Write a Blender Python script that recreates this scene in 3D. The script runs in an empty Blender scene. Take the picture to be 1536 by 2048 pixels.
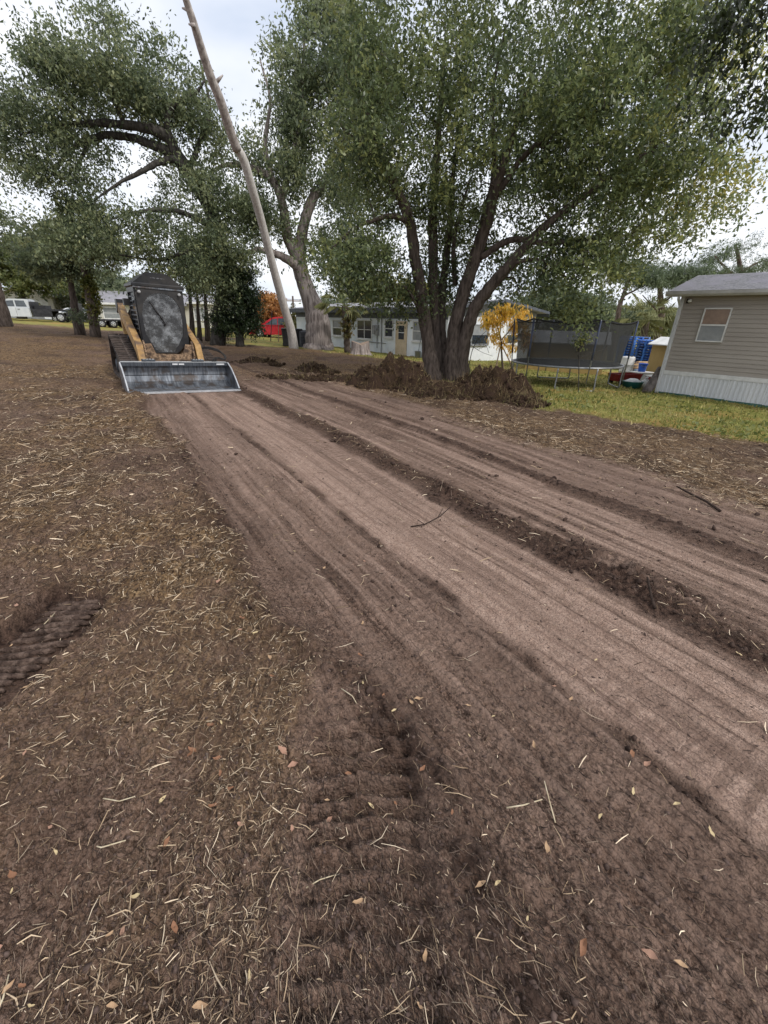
import bpy, math, random
import numpy as np
from mathutils import Vector, Matrix

random.seed(7)
RNG = np.random.default_rng(11)
scene = bpy.context.scene
col = scene.collection
PI = math.pi

# ------------------------------------------------------------------ camera
CAM_H = 1.5
FPX = 840.0                                   # focal length for a 1536 px wide frame
PITCH = math.atan((1024 - 640) / FPX)
ROLL = math.radians(1.3)
_F = Vector((0, math.cos(PITCH), -math.sin(PITCH)))
_U = Vector((0, math.sin(PITCH), math.cos(PITCH)))
_R = Vector((1, 0, 0))
_X = _R * math.cos(ROLL) + _U * math.sin(ROLL)
_Y = _U * math.cos(ROLL) - _R * math.sin(ROLL)
cam_d = bpy.data.cameras.new('camera')
cam = bpy.data.objects.new('camera', cam_d)
col.objects.link(cam)
cam_d.sensor_fit = 'HORIZONTAL'
cam_d.sensor_width = 36
cam_d.lens = 36 * FPX / 1536
cam_d.clip_start = 0.05
cam_d.clip_end = 2000
m = Matrix((_X, _Y, -_F)).transposed().to_4x4()
m.translation = (0, 0, CAM_H)
cam.matrix_world = m
scene.camera = cam

# ------------------------------------------------------------------ sky, sun, exposure
SUN_EL, SUN_AZ = math.radians(44), math.radians(128)      # azimuth clockwise from +Y
world = bpy.data.worlds.new('World')
scene.world = world
world.use_nodes = True
wn, wl = world.node_tree.nodes, world.node_tree.links
wn.clear()
w_out = wn.new('ShaderNodeOutputWorld')
w_bg = wn.new('ShaderNodeBackground')
w_bg.inputs['Strength'].default_value = 0.1
w_sky = wn.new('ShaderNodeTexSky')
w_sky.sky_type = 'NISHITA'
w_sky.sun_disc = False
w_sky.sun_elevation = SUN_EL
w_sky.sun_rotation = SUN_AZ
w_tc = wn.new('ShaderNodeTexCoord')
w_map = wn.new('ShaderNodeMapping')
w_map.inputs['Scale'].default_value = (1.2, 1.2, 3.2)
w_n = wn.new('ShaderNodeTexNoise')
w_n.inputs['Scale'].default_value = 1.6
w_n.inputs['Detail'].default_value = 5
w_r = wn.new('ShaderNodeValToRGB')                          # cloud deck: thin blue-grey to bright white
w_r.color_ramp.elements[0].position = 0.30
w_r.color_ramp.elements[0].color = (4.1, 4.7, 5.8, 1)
w_r.color_ramp.elements[1].position = 0.56
w_r.color_ramp.elements[1].color = (7.3, 7.35, 7.6, 1)
w_mix = wn.new('ShaderNodeMix')
w_mix.data_type = 'RGBA'
w_mix.inputs[0].default_value = 0.90
wl.new(w_tc.outputs['Generated'], w_map.inputs['Vector'])
wl.new(w_map.outputs['Vector'], w_n.inputs['Vector'])
wl.new(w_n.outputs['Fac'], w_r.inputs['Fac'])
wl.new(w_sky.outputs['Color'], w_mix.inputs[6])
wl.new(w_r.outputs['Color'], w_mix.inputs[7])
wl.new(w_mix.outputs[2], w_bg.inputs['Color'])
wl.new(w_bg.outputs['Background'], w_out.inputs['Surface'])

sun_d = bpy.data.lights.new('sun', 'SUN')
sun_d.energy = 1.5
sun_d.angle = math.radians(11)
sun_d.color = (1.0, 0.96, 0.9)
sun = bpy.data.objects.new('sun', sun_d)
col.objects.link(sun)
_sd = Vector((math.sin(SUN_AZ) * math.cos(SUN_EL), math.cos(SUN_AZ) * math.cos(SUN_EL), math.sin(SUN_EL)))
sun.rotation_euler = _sd.to_track_quat('Z', 'Y').to_euler()
sun.location = (0, 0, 30)

vs = scene.view_settings
vs.view_transform = 'Standard'
vs.look = 'None'
vs.exposure = 0.70
vs.gamma = 1.0
vs.use_curve_mapping = False
scene.cycles.max_bounces = 6
scene.cycles.transparent_max_bounces = 12
scene.cycles.use_denoising = True

# ------------------------------------------------------------------ site survey
LU = np.array([0.834, 0.552])      # across the graded lanes (to the right)
LV = np.array([-0.552, 0.834])     # along the graded lanes (away)


def macro(x, y):
    r = np.maximum(np.hypot(x, y), 60.0)
    return (-0.0363 * x - 0.0127 * y) * 60.0 / r


def at(px, py, y):
    """point on the line of sight to a surveyed picture point, at northing y"""
    a = (px - 768) / FPX
    b = (1024 - py) / FPX
    d = _X * a + _Y * b + _F
    t = y / d.y
    return Vector((d.x * t, d.y * t, d.z * t + CAM_H))


def on_ground(px, py):
    a = (px - 768) / FPX
    b = (1024 - py) / FPX
    d = _X * a + _Y * b + _F
    den = d.z + 0.0363 * d.x + 0.0127 * d.y
    t = -CAM_H / den
    return Vector((d.x * t, d.y * t, d.z * t + CAM_H))


# ------------------------------------------------------------------ noise
def _hash(ix, iy, seed):
    h = (ix.astype(np.int64) * 374761393 + iy.astype(np.int64) * 668265263 + seed * 1274126177) & 0x7fffffff
    h = ((h ^ (h >> 13)) * 1274126177) & 0x7fffffff
    h = h ^ (h >> 16)
    return (h & 0xffff) / 32767.5 - 1.0


def vn(x, y, seed=0):
    x = np.asarray(x, float)
    y = np.asarray(y, float)
    ix, iy = np.floor(x), np.floor(y)
    fx, fy = x - ix, y - iy
    fx = fx * fx * fx * (fx * (fx * 6 - 15) + 10)
    fy = fy * fy * fy * (fy * (fy * 6 - 15) + 10)
    a, b = _hash(ix, iy, seed), _hash(ix + 1, iy, seed)
    c, d = _hash(ix, iy + 1, seed), _hash(ix + 1, iy + 1, seed)
    return (a + (b - a) * fx) * (1 - fy) + (c + (d - c) * fx) * fy


def fbm(x, y, seed=0, octv=4, gain=0.5):
    s, a, f = 0.0, 1.0, 1.0
    for o in range(octv):
        s = s + a * vn(x * f + 17.3 * o, y * f - 9.1 * o, seed + o)
        a *= gain
        f *= 2.03
    return s


def sst(e0, e1, x):
    t = np.clip((x - e0) / (e1 - e0), 0, 1)
    return t * t * (3 - 2 * t)


def band(x, a, b, s):
    return sst(a - s, a + s, x) * (1 - sst(b - s, b + s, x))


# ------------------------------------------------------------------ the ground as height + soil kind
def soil(x, y):
    """height above the plane and soil kinds: sand, litter, grass, dark soil with painted furrow shade"""
    u0 = LU[0] * x + LU[1] * y
    v = LV[0] * x + LV[1] * y
    u = u0 + 0.05 * vn(v * 0.5, u0 * 0.3, 3) + 0.02 * vn(v * 1.9, u0, 4)
    far = np.hypot(x, y)
    # zone limits
    edge_a = 0.60 + 0.13 * fbm(v * 0.9, u * 0.0 + 2.2, 5, 3) + 0.05 * vn(v * 5, u * 3, 6)
    lit_l = 1 - sst(edge_a - 0.10, edge_a + 0.05, u)
    bare = sst(-0.36, -0.24, x + 0.05 * fbm(x * 6, y * 6, 29, 2)) * (1 - sst(1.35, 1.75, y))
    lit_l = lit_l * (1 - bare)
    scr = np.maximum(band(u, 0.62, 1.50, 0.05), bare * (u < .62))
    rag = 0.045 * fbm(x * 4.5, y * 4.5, 26, 3) + 0.03 * fbm(u * 6, v * 0.8, 27, 3)
    lane1 = band(u + rag, 1.54, 2.46, 0.045)
    wide = 0.10 * sst(6, 1, v) + 0.06 * vn(v * 0.9, 9, 17)
    berm = band(u + 0.6 * rag, 2.60 - 0.4 * wide + 0.06 * vn(v * 1.3, 1, 7), 2.80 + wide + 0.09 * vn(v * 1.1, 4, 8), 0.07)
    lane2 = band(u + 2.2 * rag, 2.92, 3.92, 0.10)
    rid2 = band(u, 3.93, 4.16, 0.05)
    pur = band(u + rag, 4.14, 5.5 + 0.2 * vn(v * .8, 2, 18), 0.12)
    lit_r = band(u, 5.4 + 0.35 * vn(v * 0.7, 7, 9), 60, 0.3)
    gl = 8.35 + 0.36 * np.clip(6.0 - v, -1, 6) + 0.45 * fbm(v * 0.5, 3.3, 10, 3) + 0.25 * fbm(x * 3, y * 3, 12, 2)
    # lawn on the right, and around the pale house
    lawn_r = sst(gl - 0.25, gl + 0.35, u) * sst(1.5, 3.0, x)
    lawn_b = sst(0, 1.6, y - (22.0 + 0.75 * np.abs(x + 2.0) * 0.0) + 0.5 * (x - 0.5) + 1.2 * fbm(x * .35, y * .35, 13, 3)) * sst(-11.5, -9.5, x + 0.3 * fbm(x, y, 14, 2))
    lawn_f = sst(34, 37, y + 2 * fbm(x * .2, y * .2, 15, 3))
    lawn = np.clip(np.maximum(np.maximum(lawn_r, lawn_b), lawn_f), 0, 1)
    # ends of the graded strips (beyond the machine everything is raked)
    run = 1 - sst(10.5, 13.0, v + 0.5 * fbm(x, y, 16, 2))
    scr, lane1 = scr * run, lane1 * run
    # ---- heights
    near = np.clip(1.6 / np.maximum(far, 0.4), 0.0, 1.0)
    big = fbm(x * 1.1, y * 1.1, 20, 3)
    mid = fbm(x * 4.5, y * 4.5, 30, 3)
    fine = fbm(x * 19, y * 19, 40, 3)
    grit = fbm(x * 62, y * 62, 50, 2)
    streak = fbm(u * 17, v * 0.55, 60, 4)
    streak2 = fbm(u * 55, v * 1.3, 70, 2)
    h = 0.020 * fbm(x * 0.35, y * 0.35, 19, 2)
    rough = np.clip(lit_l + lit_r * 0.8 + (1 - run) * 0.7, 0, 1.0) * (1 - lawn * 0.6)
    h = h + rough * (0.020 * big + 0.020 * mid + 0.017 * np.abs(fine) + 0.008 * grit)
    h = h + rough * 0.030 * np.clip(fbm(x * 2.3, y * 2.3, 24, 3), -.2, 1.2)
    h = h + lit_l * 0.040 * (0.75 + 0.6 * vn(v * 1.7, 3.0, 21))
    lip = np.exp(-((u - edge_a + 0.05) / 0.09) ** 2)
    h = h + lip * run * (0.050 * np.abs(fbm(x * 7, y * 7, 80, 3)) + 0.055 * np.clip(vn(v * 2.2, 0.5, 81), 0, 1))
    h = h + scr * (0.007 * streak + 0.0045 * streak2 + 0.009 * mid * 0.4 + 0.0065 * fine + 0.006 * grit)
    h = h - 0.020 * np.exp(-((u - 1.50) / 0.035) ** 2) * run + 0.020 * np.exp(-((u - 1.42) / 0.05) ** 2) * run
    h = h + lane1 * (-0.008 + 0.0026 * streak + 0.0022 * fine + 0.0022 * grit)
    for uu, aa, ww in ((2.08, 0.013, 0.02), (2.14, -0.007, 0.018), (1.86, 0.005, 0.013), (2.30, 0.009, 0.014),
                       (2.335, -0.006, 0.012), (1.70, 0.003, 0.01), (2.44, 0.004, 0.012), (3.12, 0.007, 0.015),
                       (3.38, 0.009, 0.02), (3.45, -0.006, 0.015), (3.70, 0.006, 0.014)):
        h = h + run * aa * (0.7 + 0.5 * vn(v * 3.1, uu * 9, 90)) * np.exp(-((u - uu - 0.015 * vn(v * .7, uu, 91)) / ww) ** 2)
    # crosswise marks of the rubber tracks in the packed lane
    bars = np.clip(np.sin(2 * PI * v / 0.085 + 0.8 * vn(v * 2, u * 3, 93)), -0.2, 1)
    patch = sst(-0.45, 0.25, vn(v * 0.55 + 4.1, u * 1.2, 92)) * (band(u, 1.58, 1.80, 0.03) + band(u, 1.9, 2.06, 0.03) + band(u, 2.16, 2.28, 0.02) + 0.7 * band(u, 3.15, 3.36, 0.04))
        # clod ridges
    clod = np.abs(fbm(x * 9, y * 9, 100, 3, 0.6))
    h = h + berm * run * (0.006 + 0.042 * clod * (0.6 + 0.7 * vn(v * 2.3, u * 2, 28)) + 0.020 * np.abs(fine) + 0.008 * grit)
    h = h + lane2 * (0.004 * streak + 0.002 * fine)
    h = h + rid2 * run * (0.022 + 0.018 * clod)
    h = h + pur * (0.005 * streak + 0.004 * fine + 0.007 * mid)
    h = h + (1 - run) * (1 - lawn) * 0.045 * np.clip(fbm(x * 0.9, y * 0.9, 110, 4), -0.3, 2)
    h = h + lawn * (0.018 * big + 0.012 * mid)
    # deep track prints at the photographer's left and feet
    pa = band(x + 0.02 * vn(y * 9, 2, 123), -1.86, -1.50, 0.025) * band(y + 0.5 * (x + 1.68) * 0.3, 1.22, 1.95, 0.04)
    h = h * (1 - 0.95 * pa) + pa * (-0.030 + 0.006 * fine)
    pb = band(x - 0.08 * (1.2 - y), -0.27, 0.12, 0.03) * band(y, 0.2, 1.25, 0.1)
    h = h * (1 - 0.6 * pb) + pb * (-0.028 + 0.019 * (1 + 0.7 * vn(x * 3, y * 3, 122)) * np.sin(2 * PI * (y + 0.12 * x * np.sign(x + .08) + 0.012 * vn(x * 12, y * 12, 124)) / 0.075) + 0.005 * fine)
    pc = band(x, -2.6, -1.2, 0.1) * band(y, 2.1, 2.75, 0.15)
    h = h + pc * 0.010 * np.sin(2 * PI * (y + 0.04 * vn(x * 5, y * 5, 125)) / 0.075)
    pd = band(x, -0.85, -0.35, 0.06) * band(y, 1.15, 2.0, 0.1) * 0.0
    # ---- kinds
    sand = np.clip(lane1 * (0.80 + 0.30 * streak + 0.12 * streak2) + lane2 * run * (0.42 + 0.75 * streak + 0.3 * streak2) + pur * (0.30 + .4 * streak) * run, 0, 1)
    sand = sand * (1 - 0.85 * np.exp(-((u - 2.11) / 0.022) ** 2)) * (1 - 0.6 * np.exp(-((u - 2.33) / 0.016) ** 2)) * (1 - 0.5 * np.exp(-((u - 3.4) / 0.03) ** 2))
    sand = sand * (1 - pb)
    sand = sand * (1 - 0.55 * patch * np.clip(-bars * 4, 0, 1))
    sand = sand + scr * 0.36 * np.clip(0.55 + 0.9 * streak + 0.5 * streak2 + 1.0 * sst(0.6, 1.4, u), 0, 2.4) * (0.25 + 0.75 * sst(0.5, 2.4, y))
    litter = np.clip(lit_l * (1 - pa) * (0.85 + 0.5 * mid) + lit_r * 0.85 * (1 - lawn) + (1 - run) * 0.55 * (1 - lawn) + berm * 0.18, 0, 1)
    litter = litter * np.clip(0.8 + 0.6 * fbm(x * 0.8, y * 0.8, 130, 3), 0.15, 1.0) * (1 - 0.45 * sst(-0.6, 0.9, -y + 1.5 + 0.3 * big)) * (1 - 0.7 * pb)
    litter = litter * (0.7 + 0.3 * sst(1.0, 2.2, y + 0.25 * big))
    bank = band(u + .5 * rag, 2.42, 2.62, .05)
    dark = np.clip(pa * 0.7 + pb * 0.25 + berm * 0.72 + bank * 0.35 * run + rid2 * 0.75 + np.exp(-((u - 1.49) / 0.05) ** 2) * 0.8 * run + pur * 0.15 + 0.6 * lip + 0.55 * sst(0.0, 1.1, fbm(x * 1.7, y * 1.7, 140, 3)) * (1 - lane1), 0, 1)  # the furrow's shadow is painted dark here, along with truly darker soil
    return h, np.clip(sand, 0, 1), litter, lawn, dark


MOUNDS = []


def gh(x, y):
    h = soil(np.array([x]), np.array([y]))[0][0]
    return float(macro(np.array([x]), np.array([y]))[0] + h)


def base_z(x, y):
    return float(macro(np.array([float(x)]), np.array([float(y)]))[0])


# ------------------------------------------------------------------ materials
def new_mat(name):
    mt = bpy.data.materials.new(name)
    mt.use_nodes = True
    n, l = mt.node_tree.nodes, mt.node_tree.links
    b = n['Principled BSDF']
    return mt, n, l, b


def M(name, c1, c2=None, scale=6.0, rough=0.7, metal=0.0, bump=0.0, detail=5, stretch=(1, 1, 1), spec=0.35, lo=0.35, hi=0.65, bscale=None, c3=None, s3=1.5):
    mt, n, l, b = new_mat(name)
    b.inputs['Roughness'].default_value = rough
    b.inputs['Metallic'].default_value = metal
    b.inputs['Specular IOR Level'].default_value = spec
    b.inputs['Base Color'].default_value = (*c1, 1)
    tc = n.new('ShaderNodeTexCoord')
    mp = n.new('ShaderNodeMapping')
    mp.inputs['Scale'].default_value = stretch
    l.new(tc.outputs['Object'], mp.inputs['Vector'])
    nz = n.new('ShaderNodeTexNoise')
    nz.inputs['Scale'].default_value = scale
    nz.inputs['Detail'].default_value = detail
    nz.inputs['Roughness'].default_value = 0.65
    l.new(mp.outputs['Vector'], nz.inputs['Vector'])
    if c2 is not None:
        r = n.new('ShaderNodeValToRGB')
        r.color_ramp.elements[0].position = lo
        r.color_ramp.elements[0].color = (*c1, 1)
        r.color_ramp.elements[1].position = hi
        r.color_ramp.elements[1].color = (*c2, 1)
        l.new(nz.outputs['Fac'], r.inputs['Fac'])
        out = r.outputs['Color']
        if c3 is not None:
            n3 = n.new('ShaderNodeTexNoise')
            n3.inputs['Scale'].default_value = s3
            n3.inputs['Detail'].default_value = 6
            l.new(tc.outputs['Object'], n3.inputs['Vector'])
            r3 = n.new('ShaderNodeValToRGB')
            r3.color_ramp.elements[0].position = 0.48
            r3.color_ramp.elements[1].position = 0.62
            l.new(n3.outputs['Fac'], r3.inputs['Fac'])
            mx = n.new('ShaderNodeMix')
            mx.data_type = 'RGBA'
            l.new(r3.outputs['Color'], mx.inputs[0])
            l.new(out, mx.inputs[6])
            mx.inputs[7].default_value = (*c3, 1)
            out = mx.outputs[2]
        l.new(out, b.inputs['Base Color'])
    if bump:
        bp = n.new('ShaderNodeBump')
        bp.inputs['Strength'].default_value = min(1.0, bump)
        bp.inputs['Distance'].default_value = 0.02
        src = nz
        if bscale:
            src = n.new('ShaderNodeTexNoise')
            src.inputs['Scale'].default_value = bscale
            src.inputs['Detail'].default_value = 6
            l.new(mp.outputs['Vector'], src.inputs['Vector'])
        l.new(src.outputs['Fac'], bp.inputs['Height'])
        l.new(bp.outputs['Normal'], b.inputs['Normal'])
    return mt


def attr_mat(name, rough=0.6, trans=0.0, spec=0.3):
    """colour from the mesh's own 'Col' attribute (one colour per leaf or blade)"""
    mt, n, l, b = new_mat(name)
    a = n.new('ShaderNodeAttribute')
    a.attribute_name = 'Col'
    b.inputs['Roughness'].default_value = rough
    b.inputs['Specular IOR Level'].default_value = spec
    l.new(a.outputs['Color'], b.inputs['Base Color'])
    if trans:
        t = n.new('ShaderNodeBsdfTranslucent')
        mx = n.new('ShaderNodeMixShader')
        mx.inputs[0].default_value = trans
        hs = n.new('ShaderNodeHueSaturation')
        hs.inputs['Value'].default_value = 1.5
        l.new(a.outputs['Color'], hs.inputs['Color'])
        l.new(hs.outputs['Color'], t.inputs['Color'])
        l.new(b.outputs['BSDF'], mx.inputs[1])
        l.new(t.outputs['BSDF'], mx.inputs[2])
        l.new(mx.outputs['Shader'], n['Material Output'].inputs['Surface'])
    return mt


def glass_mat(name, tint=(0.03, 0.035, 0.04), clear=0.3):
    mt, n, l, b = new_mat(name)
    b.inputs['Base Color'].default_value = (*tint, 1)
    b.inputs['Roughness'].default_value = 0.06
    b.inputs['Specular IOR Level'].default_value = 0.7
    t = n.new('ShaderNodeBsdfTransparent')
    mx = n.new('ShaderNodeMixShader')
    mx.inputs[0].default_value = clear
    l.new(b.outputs['BSDF'], mx.inputs[1])
    l.new(t.outputs['BSDF'], mx.inputs[2])
    l.new(mx.outputs['Shader'], n['Material Output'].inputs['Surface'])
    return mt


def dust_reflection_glass(name):
    mt, n, l, b = new_mat(name)
    b.inputs['Roughness'].default_value = .10
    b.inputs['Specular IOR Level'].default_value = .8
    tc = n.new('ShaderNodeTexCoord')
    nz = n.new('ShaderNodeTexNoise')
    nz.inputs['Scale'].default_value = 5.5
    nz.inputs['Detail'].default_value = 12
    nz.inputs['Roughness'].default_value = .78
    l.new(tc.outputs['Object'], nz.inputs['Vector'])
    r = n.new('ShaderNodeValToRGB')  # pale mottles paint in dust and blurred reflections together
    r.color_ramp.elements[0].position = .46
    r.color_ramp.elements[0].color = (.012, .012, .014, 1)
    r.color_ramp.elements[1].position = .66
    r.color_ramp.elements[1].color = (.30, .315, .33, 1)
    l.new(nz.outputs['Fac'], r.inputs['Fac'])
    l.new(r.outputs['Color'], b.inputs['Base Color'])
    t = n.new('ShaderNodeBsdfTransparent')
    mx = n.new('ShaderNodeMixShader')
    mx.inputs[0].default_value = .35
    l.new(b.outputs['BSDF'], mx.inputs[1])
    l.new(t.outputs['BSDF'], mx.inputs[2])
    l.new(mx.outputs['Shader'], n['Material Output'].inputs['Surface'])
    return mt


def soil_mat(name, use_attr=True):
    mt, n, l, b = new_mat(name)
    b.inputs['Roughness'].default_value = 0.92
    b.inputs['Specular IOR Level'].default_value = 0.15
    tc = n.new('ShaderNodeTexCoord')

    def noise(scale, detail=6, rough=0.65, st=None, rz=0.0):
        x = n.new('ShaderNodeTexNoise')
        x.inputs['Scale'].default_value = scale
        x.inputs['Detail'].default_value = detail
        x.inputs['Roughness'].default_value = rough
        if st:
            mp = n.new('ShaderNodeMapping')
            mp.inputs['Rotation'].default_value = (0, 0, rz)
            mp.inputs['Scale'].default_value = st
            l.new(tc.outputs['Object'], mp.inputs['Vector'])
            l.new(mp.outputs['Vector'], x.inputs['Vector'])
        else:
            l.new(tc.outputs['Object'], x.inputs['Vector'])
        return x.outputs['Fac']

    def ramp(f, p0, c0, p1, c1):
        r = n.new('ShaderNodeValToRGB')
        r.color_ramp.elements[0].position = p0
        r.color_ramp.elements[0].color = (*c0, 1)
        r.color_ramp.elements[1].position = p1
        r.color_ramp.elements[1].color = (*c1, 1)
        l.new(f, r.inputs['Fac'])
        return r.outputs['Color']

    def mix(f, a, bb, mode='MIX'):
        x = n.new('ShaderNodeMix')
        x.data_type = 'RGBA'
        x.blend_type = mode
        for sock, val in ((x.inputs[0], f), (x.inputs[6], a), (x.inputs[7], bb)):
            if isinstance(val, (int, float)):
                sock.default_value = val
            elif isinstance(val, tuple):
                sock.default_value = (*val, 1)
            else:
                l.new(val, sock)
        return x.outputs[2]

    def lane_noise(su, sv, detail=4):
        a_ = n.new('ShaderNodeAttribute')
        a_.attribute_name = 'Lane'
        mp = n.new('ShaderNodeMapping')
        mp.inputs['Scale'].default_value = (su, sv, 1)
        l.new(a_.outputs['Vector'], mp.inputs['Vector'])
        x = n.new('ShaderNodeTexNoise')
        x.inputs['Scale'].default_value = 1.0
        x.inputs['Detail'].default_value = detail
        x.inputs['Roughness'].default_value = 0.6
        l.new(mp.outputs['Vector'], x.inputs['Vector'])
        return x.outputs['Fac']

    K0, K1 = (0, 0, 0), (1, 1, 1)
    n_a, n_b, n_c = noise(2.2), noise(24, 8), noise(110, 5)
    n_m = noise(7.5, 7)

    def crumbs_(scale):
        x = n.new('ShaderNodeTexVoronoi')
        x.inputs['Scale'].default_value = scale
        wv = n.new('ShaderNodeMix')
        wv.data_type = 'VECTOR'
        wv.inputs[0].default_value = 0.025
        nn = n.new('ShaderNodeTexNoise')
        nn.inputs['Scale'].default_value = scale * 0.7
        l.new(tc.outputs['Object'], nn.inputs['Vector'])
        l.new(tc.outputs['Object'], wv.inputs[4])
        l.new(nn.outputs['Color'], wv.inputs[5])
        l.new(wv.outputs[1], x.inputs['Vector'])
        sp_ = n.new('ShaderNodeSeparateColor')
        l.new(x.outputs['Color'], sp_.inputs['Color'])
        return x.outputs['Distance'], sp_.outputs['Red']

    v_d, v_c = crumbs_(62)
    w_d, w_c = crumbs_(150)
    fib = noise(60, 4, 0.6, (1.0, 0.16, 1.0), 0.62)
    fib2 = noise(70, 4, 0.6, (0.16, 1.0, 1.0), -0.3)
    dirt = mix(ramp(n_b, 0.36, K0, 0.64, K1), (0.028, 0.018, 0.013), (0.215, 0.148, 0.117))
    dirt = mix(ramp(v_c, 0.55, K0, 0.95, (0.75, 0.75, 0.75)), dirt, (0.30, 0.215, 0.175))
    dirt = mix(ramp(v_c, 0.05, (0.8, 0.8, 0.8), 0.40, K0), dirt, (0.020, 0.012, 0.009))
    dirt = mix(ramp(w_c, 0.70, K0, 0.95, (0.7, 0.7, 0.7)), dirt, (0.34, 0.25, 0.205))
    dirt = mix(ramp(n_m, 0.42, K0, 0.62, (0.7, 0.7, 0.7)), dirt, (0.15, 0.10, 0.077))
    dirt = mix(ramp(n_c, 0.50, K0, 0.68, (0.75, 0.75, 0.75)), dirt, (0.33, 0.24, 0.195))
    dirt = mix(ramp(n_c, 0.34, (0.85, 0.85, 0.85), 0.47, K0), dirt, (0.016, 0.010, 0.008))
    dirt = mix(ramp(n_a, 0.40, (0, 0, 0), 0.68, (0.55, 0.55, 0.55)), dirt, (0.075, 0.050, 0.040))
    if use_attr:
        at_ = n.new('ShaderNodeAttribute')
        at_.attribute_name = 'Kind'
        sp = n.new('ShaderNodeSeparateColor')
        l.new(at_.outputs['Color'], sp.inputs['Color'])
        dk = at_.outputs['Alpha']
        sand = mix(ramp(noise(14, 8), 0.30, (0, 0, 0), 0.70, (1, 1, 1)), (0.32, 0.230, 0.186), (0.48, 0.365, 0.305))
        sand = mix(ramp(noise(38, 6, 0.7, (1, 0.35, 1), 0.58), 0.52, (0, 0, 0), 0.74, (0.7, 0.7, 0.7)), sand, (0.115, 0.078, 0.064))
        sand = mix(ramp(n_c, 0.54, K0, 0.66, (0.75, 0.75, 0.75)), sand, (0.105, 0.072, 0.058))
        sand = mix(ramp(w_c, 0.80, K0, 0.98, (0.65, 0.65, 0.65)), sand, (0.13, 0.088, 0.070))
        s_1, s_2, s_3 = lane_noise(34, 0.8), lane_noise(95, 0.9), lane_noise(9, .6, 6)
        sand = mix(ramp(s_1, 0.53, K0, 0.66, (0.8, 0.8, 0.8)), sand, (0.22, 0.155, 0.128))
        sand = mix(ramp(s_2, 0.55, K0, 0.66, (0.7, 0.7, 0.7)), sand, (0.085, 0.058, 0.047))
        sand = mix(ramp(s_3, 0.52, K0, 0.66, (0.55, 0.55, 0.55)), sand, (0.26, 0.185, 0.152))
        la = n.new('ShaderNodeAttribute')
        la.attribute_name = 'Lane'
        sx = n.new('ShaderNodeSeparateXYZ')
        l.new(la.outputs['Vector'], sx.inputs[0])

        def math_(op, a, bb=None):
            x = n.new('ShaderNodeMath')
            x.operation = op
            for i_, val in enumerate((a, bb)):
                if val is None:
                    continue
                if isinstance(val, (int, float)):
                    x.inputs[i_].default_value = val
                else:
                    l.new(val, x.inputs[i_])
            return x.outputs[0]
        wob = math_('MULTIPLY', noise(3.5, 3), 0.10)
        ph = math_('MULTIPLY', math_('ADD', sx.outputs['Y'], wob), 2 * PI / 0.078)
        groove = math_('MULTIPLY', math_('GREATER_THAN', math_('SINE', ph), 0.45), sx.outputs['Z'])
        groove = math_('MULTIPLY', groove, ramp(noise(11, 4), 0.40, K0, 0.56, K1))
        sand = mix(math_('MULTIPLY', groove, 0.62), sand, (0.120, 0.082, 0.066))
        side = n.new('ShaderNodeMapRange')
        side.inputs[1].default_value = 0.55
        side.inputs[2].default_value = 0.85
        l.new(sx.outputs['X'], side.inputs[0])
        dirt = mix(math_('MULTIPLY', ramp(s_1, 0.50, K0, 0.64, (0.6, 0.6, 0.6)), side.outputs[0]), dirt, (0.185, 0.135, 0.110))
        dirt = mix(math_('MULTIPLY', ramp(s_2, 0.54, K0, 0.64, (0.6, 0.6, 0.6)), side.outputs[0]), dirt, (0.030, 0.020, 0.016))
        lit = mix(ramp(fib, 0.38, (0, 0, 0), 0.66, (1, 1, 1)), (0.036, 0.022, 0.015), (0.34, 0.235, 0.145))
        lit = mix(ramp(fib2, 0.55, (0, 0, 0), 0.75, (1, 1, 1)), lit, (0.46, 0.345, 0.225))
        lit = mix(ramp(noise(9, 6), 0.42, (0, 0, 0), 0.66, (0.8, 0.8, 0.8)), lit, (0.080, 0.054, 0.040))
        grs = mix(ramp(noise(3.0, 6), 0.36, (0, 0, 0), 0.64, (1, 1, 1)), (0.15, 0.165, 0.050), (0.32, 0.27, 0.12))
        grs = mix(ramp(noise(28, 6), 0.40, (0, 0, 0), 0.75, (0.8, 0.8, 0.8)), grs, (0.24, 0.25, 0.09))
        grs = mix(ramp(noise(0.55, 4), 0.50, (0, 0, 0), 0.62, (0.7, 0.7, 0.7)), grs, (0.36, 0.24, 0.115))
        c = mix(sp.outputs['Green'], dirt, lit)
        c = mix(dk, c, mix(ramp(n_b, .36, K0, .64, K1), (0.018, 0.011, 0.009), (0.105, 0.070, 0.055)))
        c = mix(sp.outputs['Red'], c, sand)
        c = mix(sp.outputs['Blue'], c, grs)
    else:
        lit = mix(ramp(fib, 0.50, (0, 0, 0), 0.70, (1, 1, 1)), (0.030, 0.020, 0.014), (0.13, 0.090, 0.050))
        lit = mix(ramp(fib2, 0.60, (0, 0, 0), 0.72, (0.6, 0.6, 0.6)), lit, (0.10, 0.085, 0.04))
        c = mix(ramp(noise(3.5, 6), 0.42, (0, 0, 0), 0.60, (1, 1, 1)), mix(n_b, (0.018, 0.012, 0.009), (0.070, 0.045, 0.034)), lit)
    hs = n.new('ShaderNodeHueSaturation')
    hs.inputs['Saturation'].default_value = 1.16
    l.new(c, hs.inputs['Color'])
    l.new(hs.outputs['Color'], b.inputs['Base Color'])
    bp = n.new('ShaderNodeBump')
    bp.inputs['Strength'].default_value = 0.85
    bp.inputs['Distance'].default_value = 0.014
    ad = n.new('ShaderNodeMath')
    ad.operation = 'MULTIPLY_ADD'
    cr = n.new('ShaderNodeMath')
    cr.operation = 'MULTIPLY_ADD'
    l.new(v_d, cr.inputs[0])
    cr.inputs[1].default_value = -1.1
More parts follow.
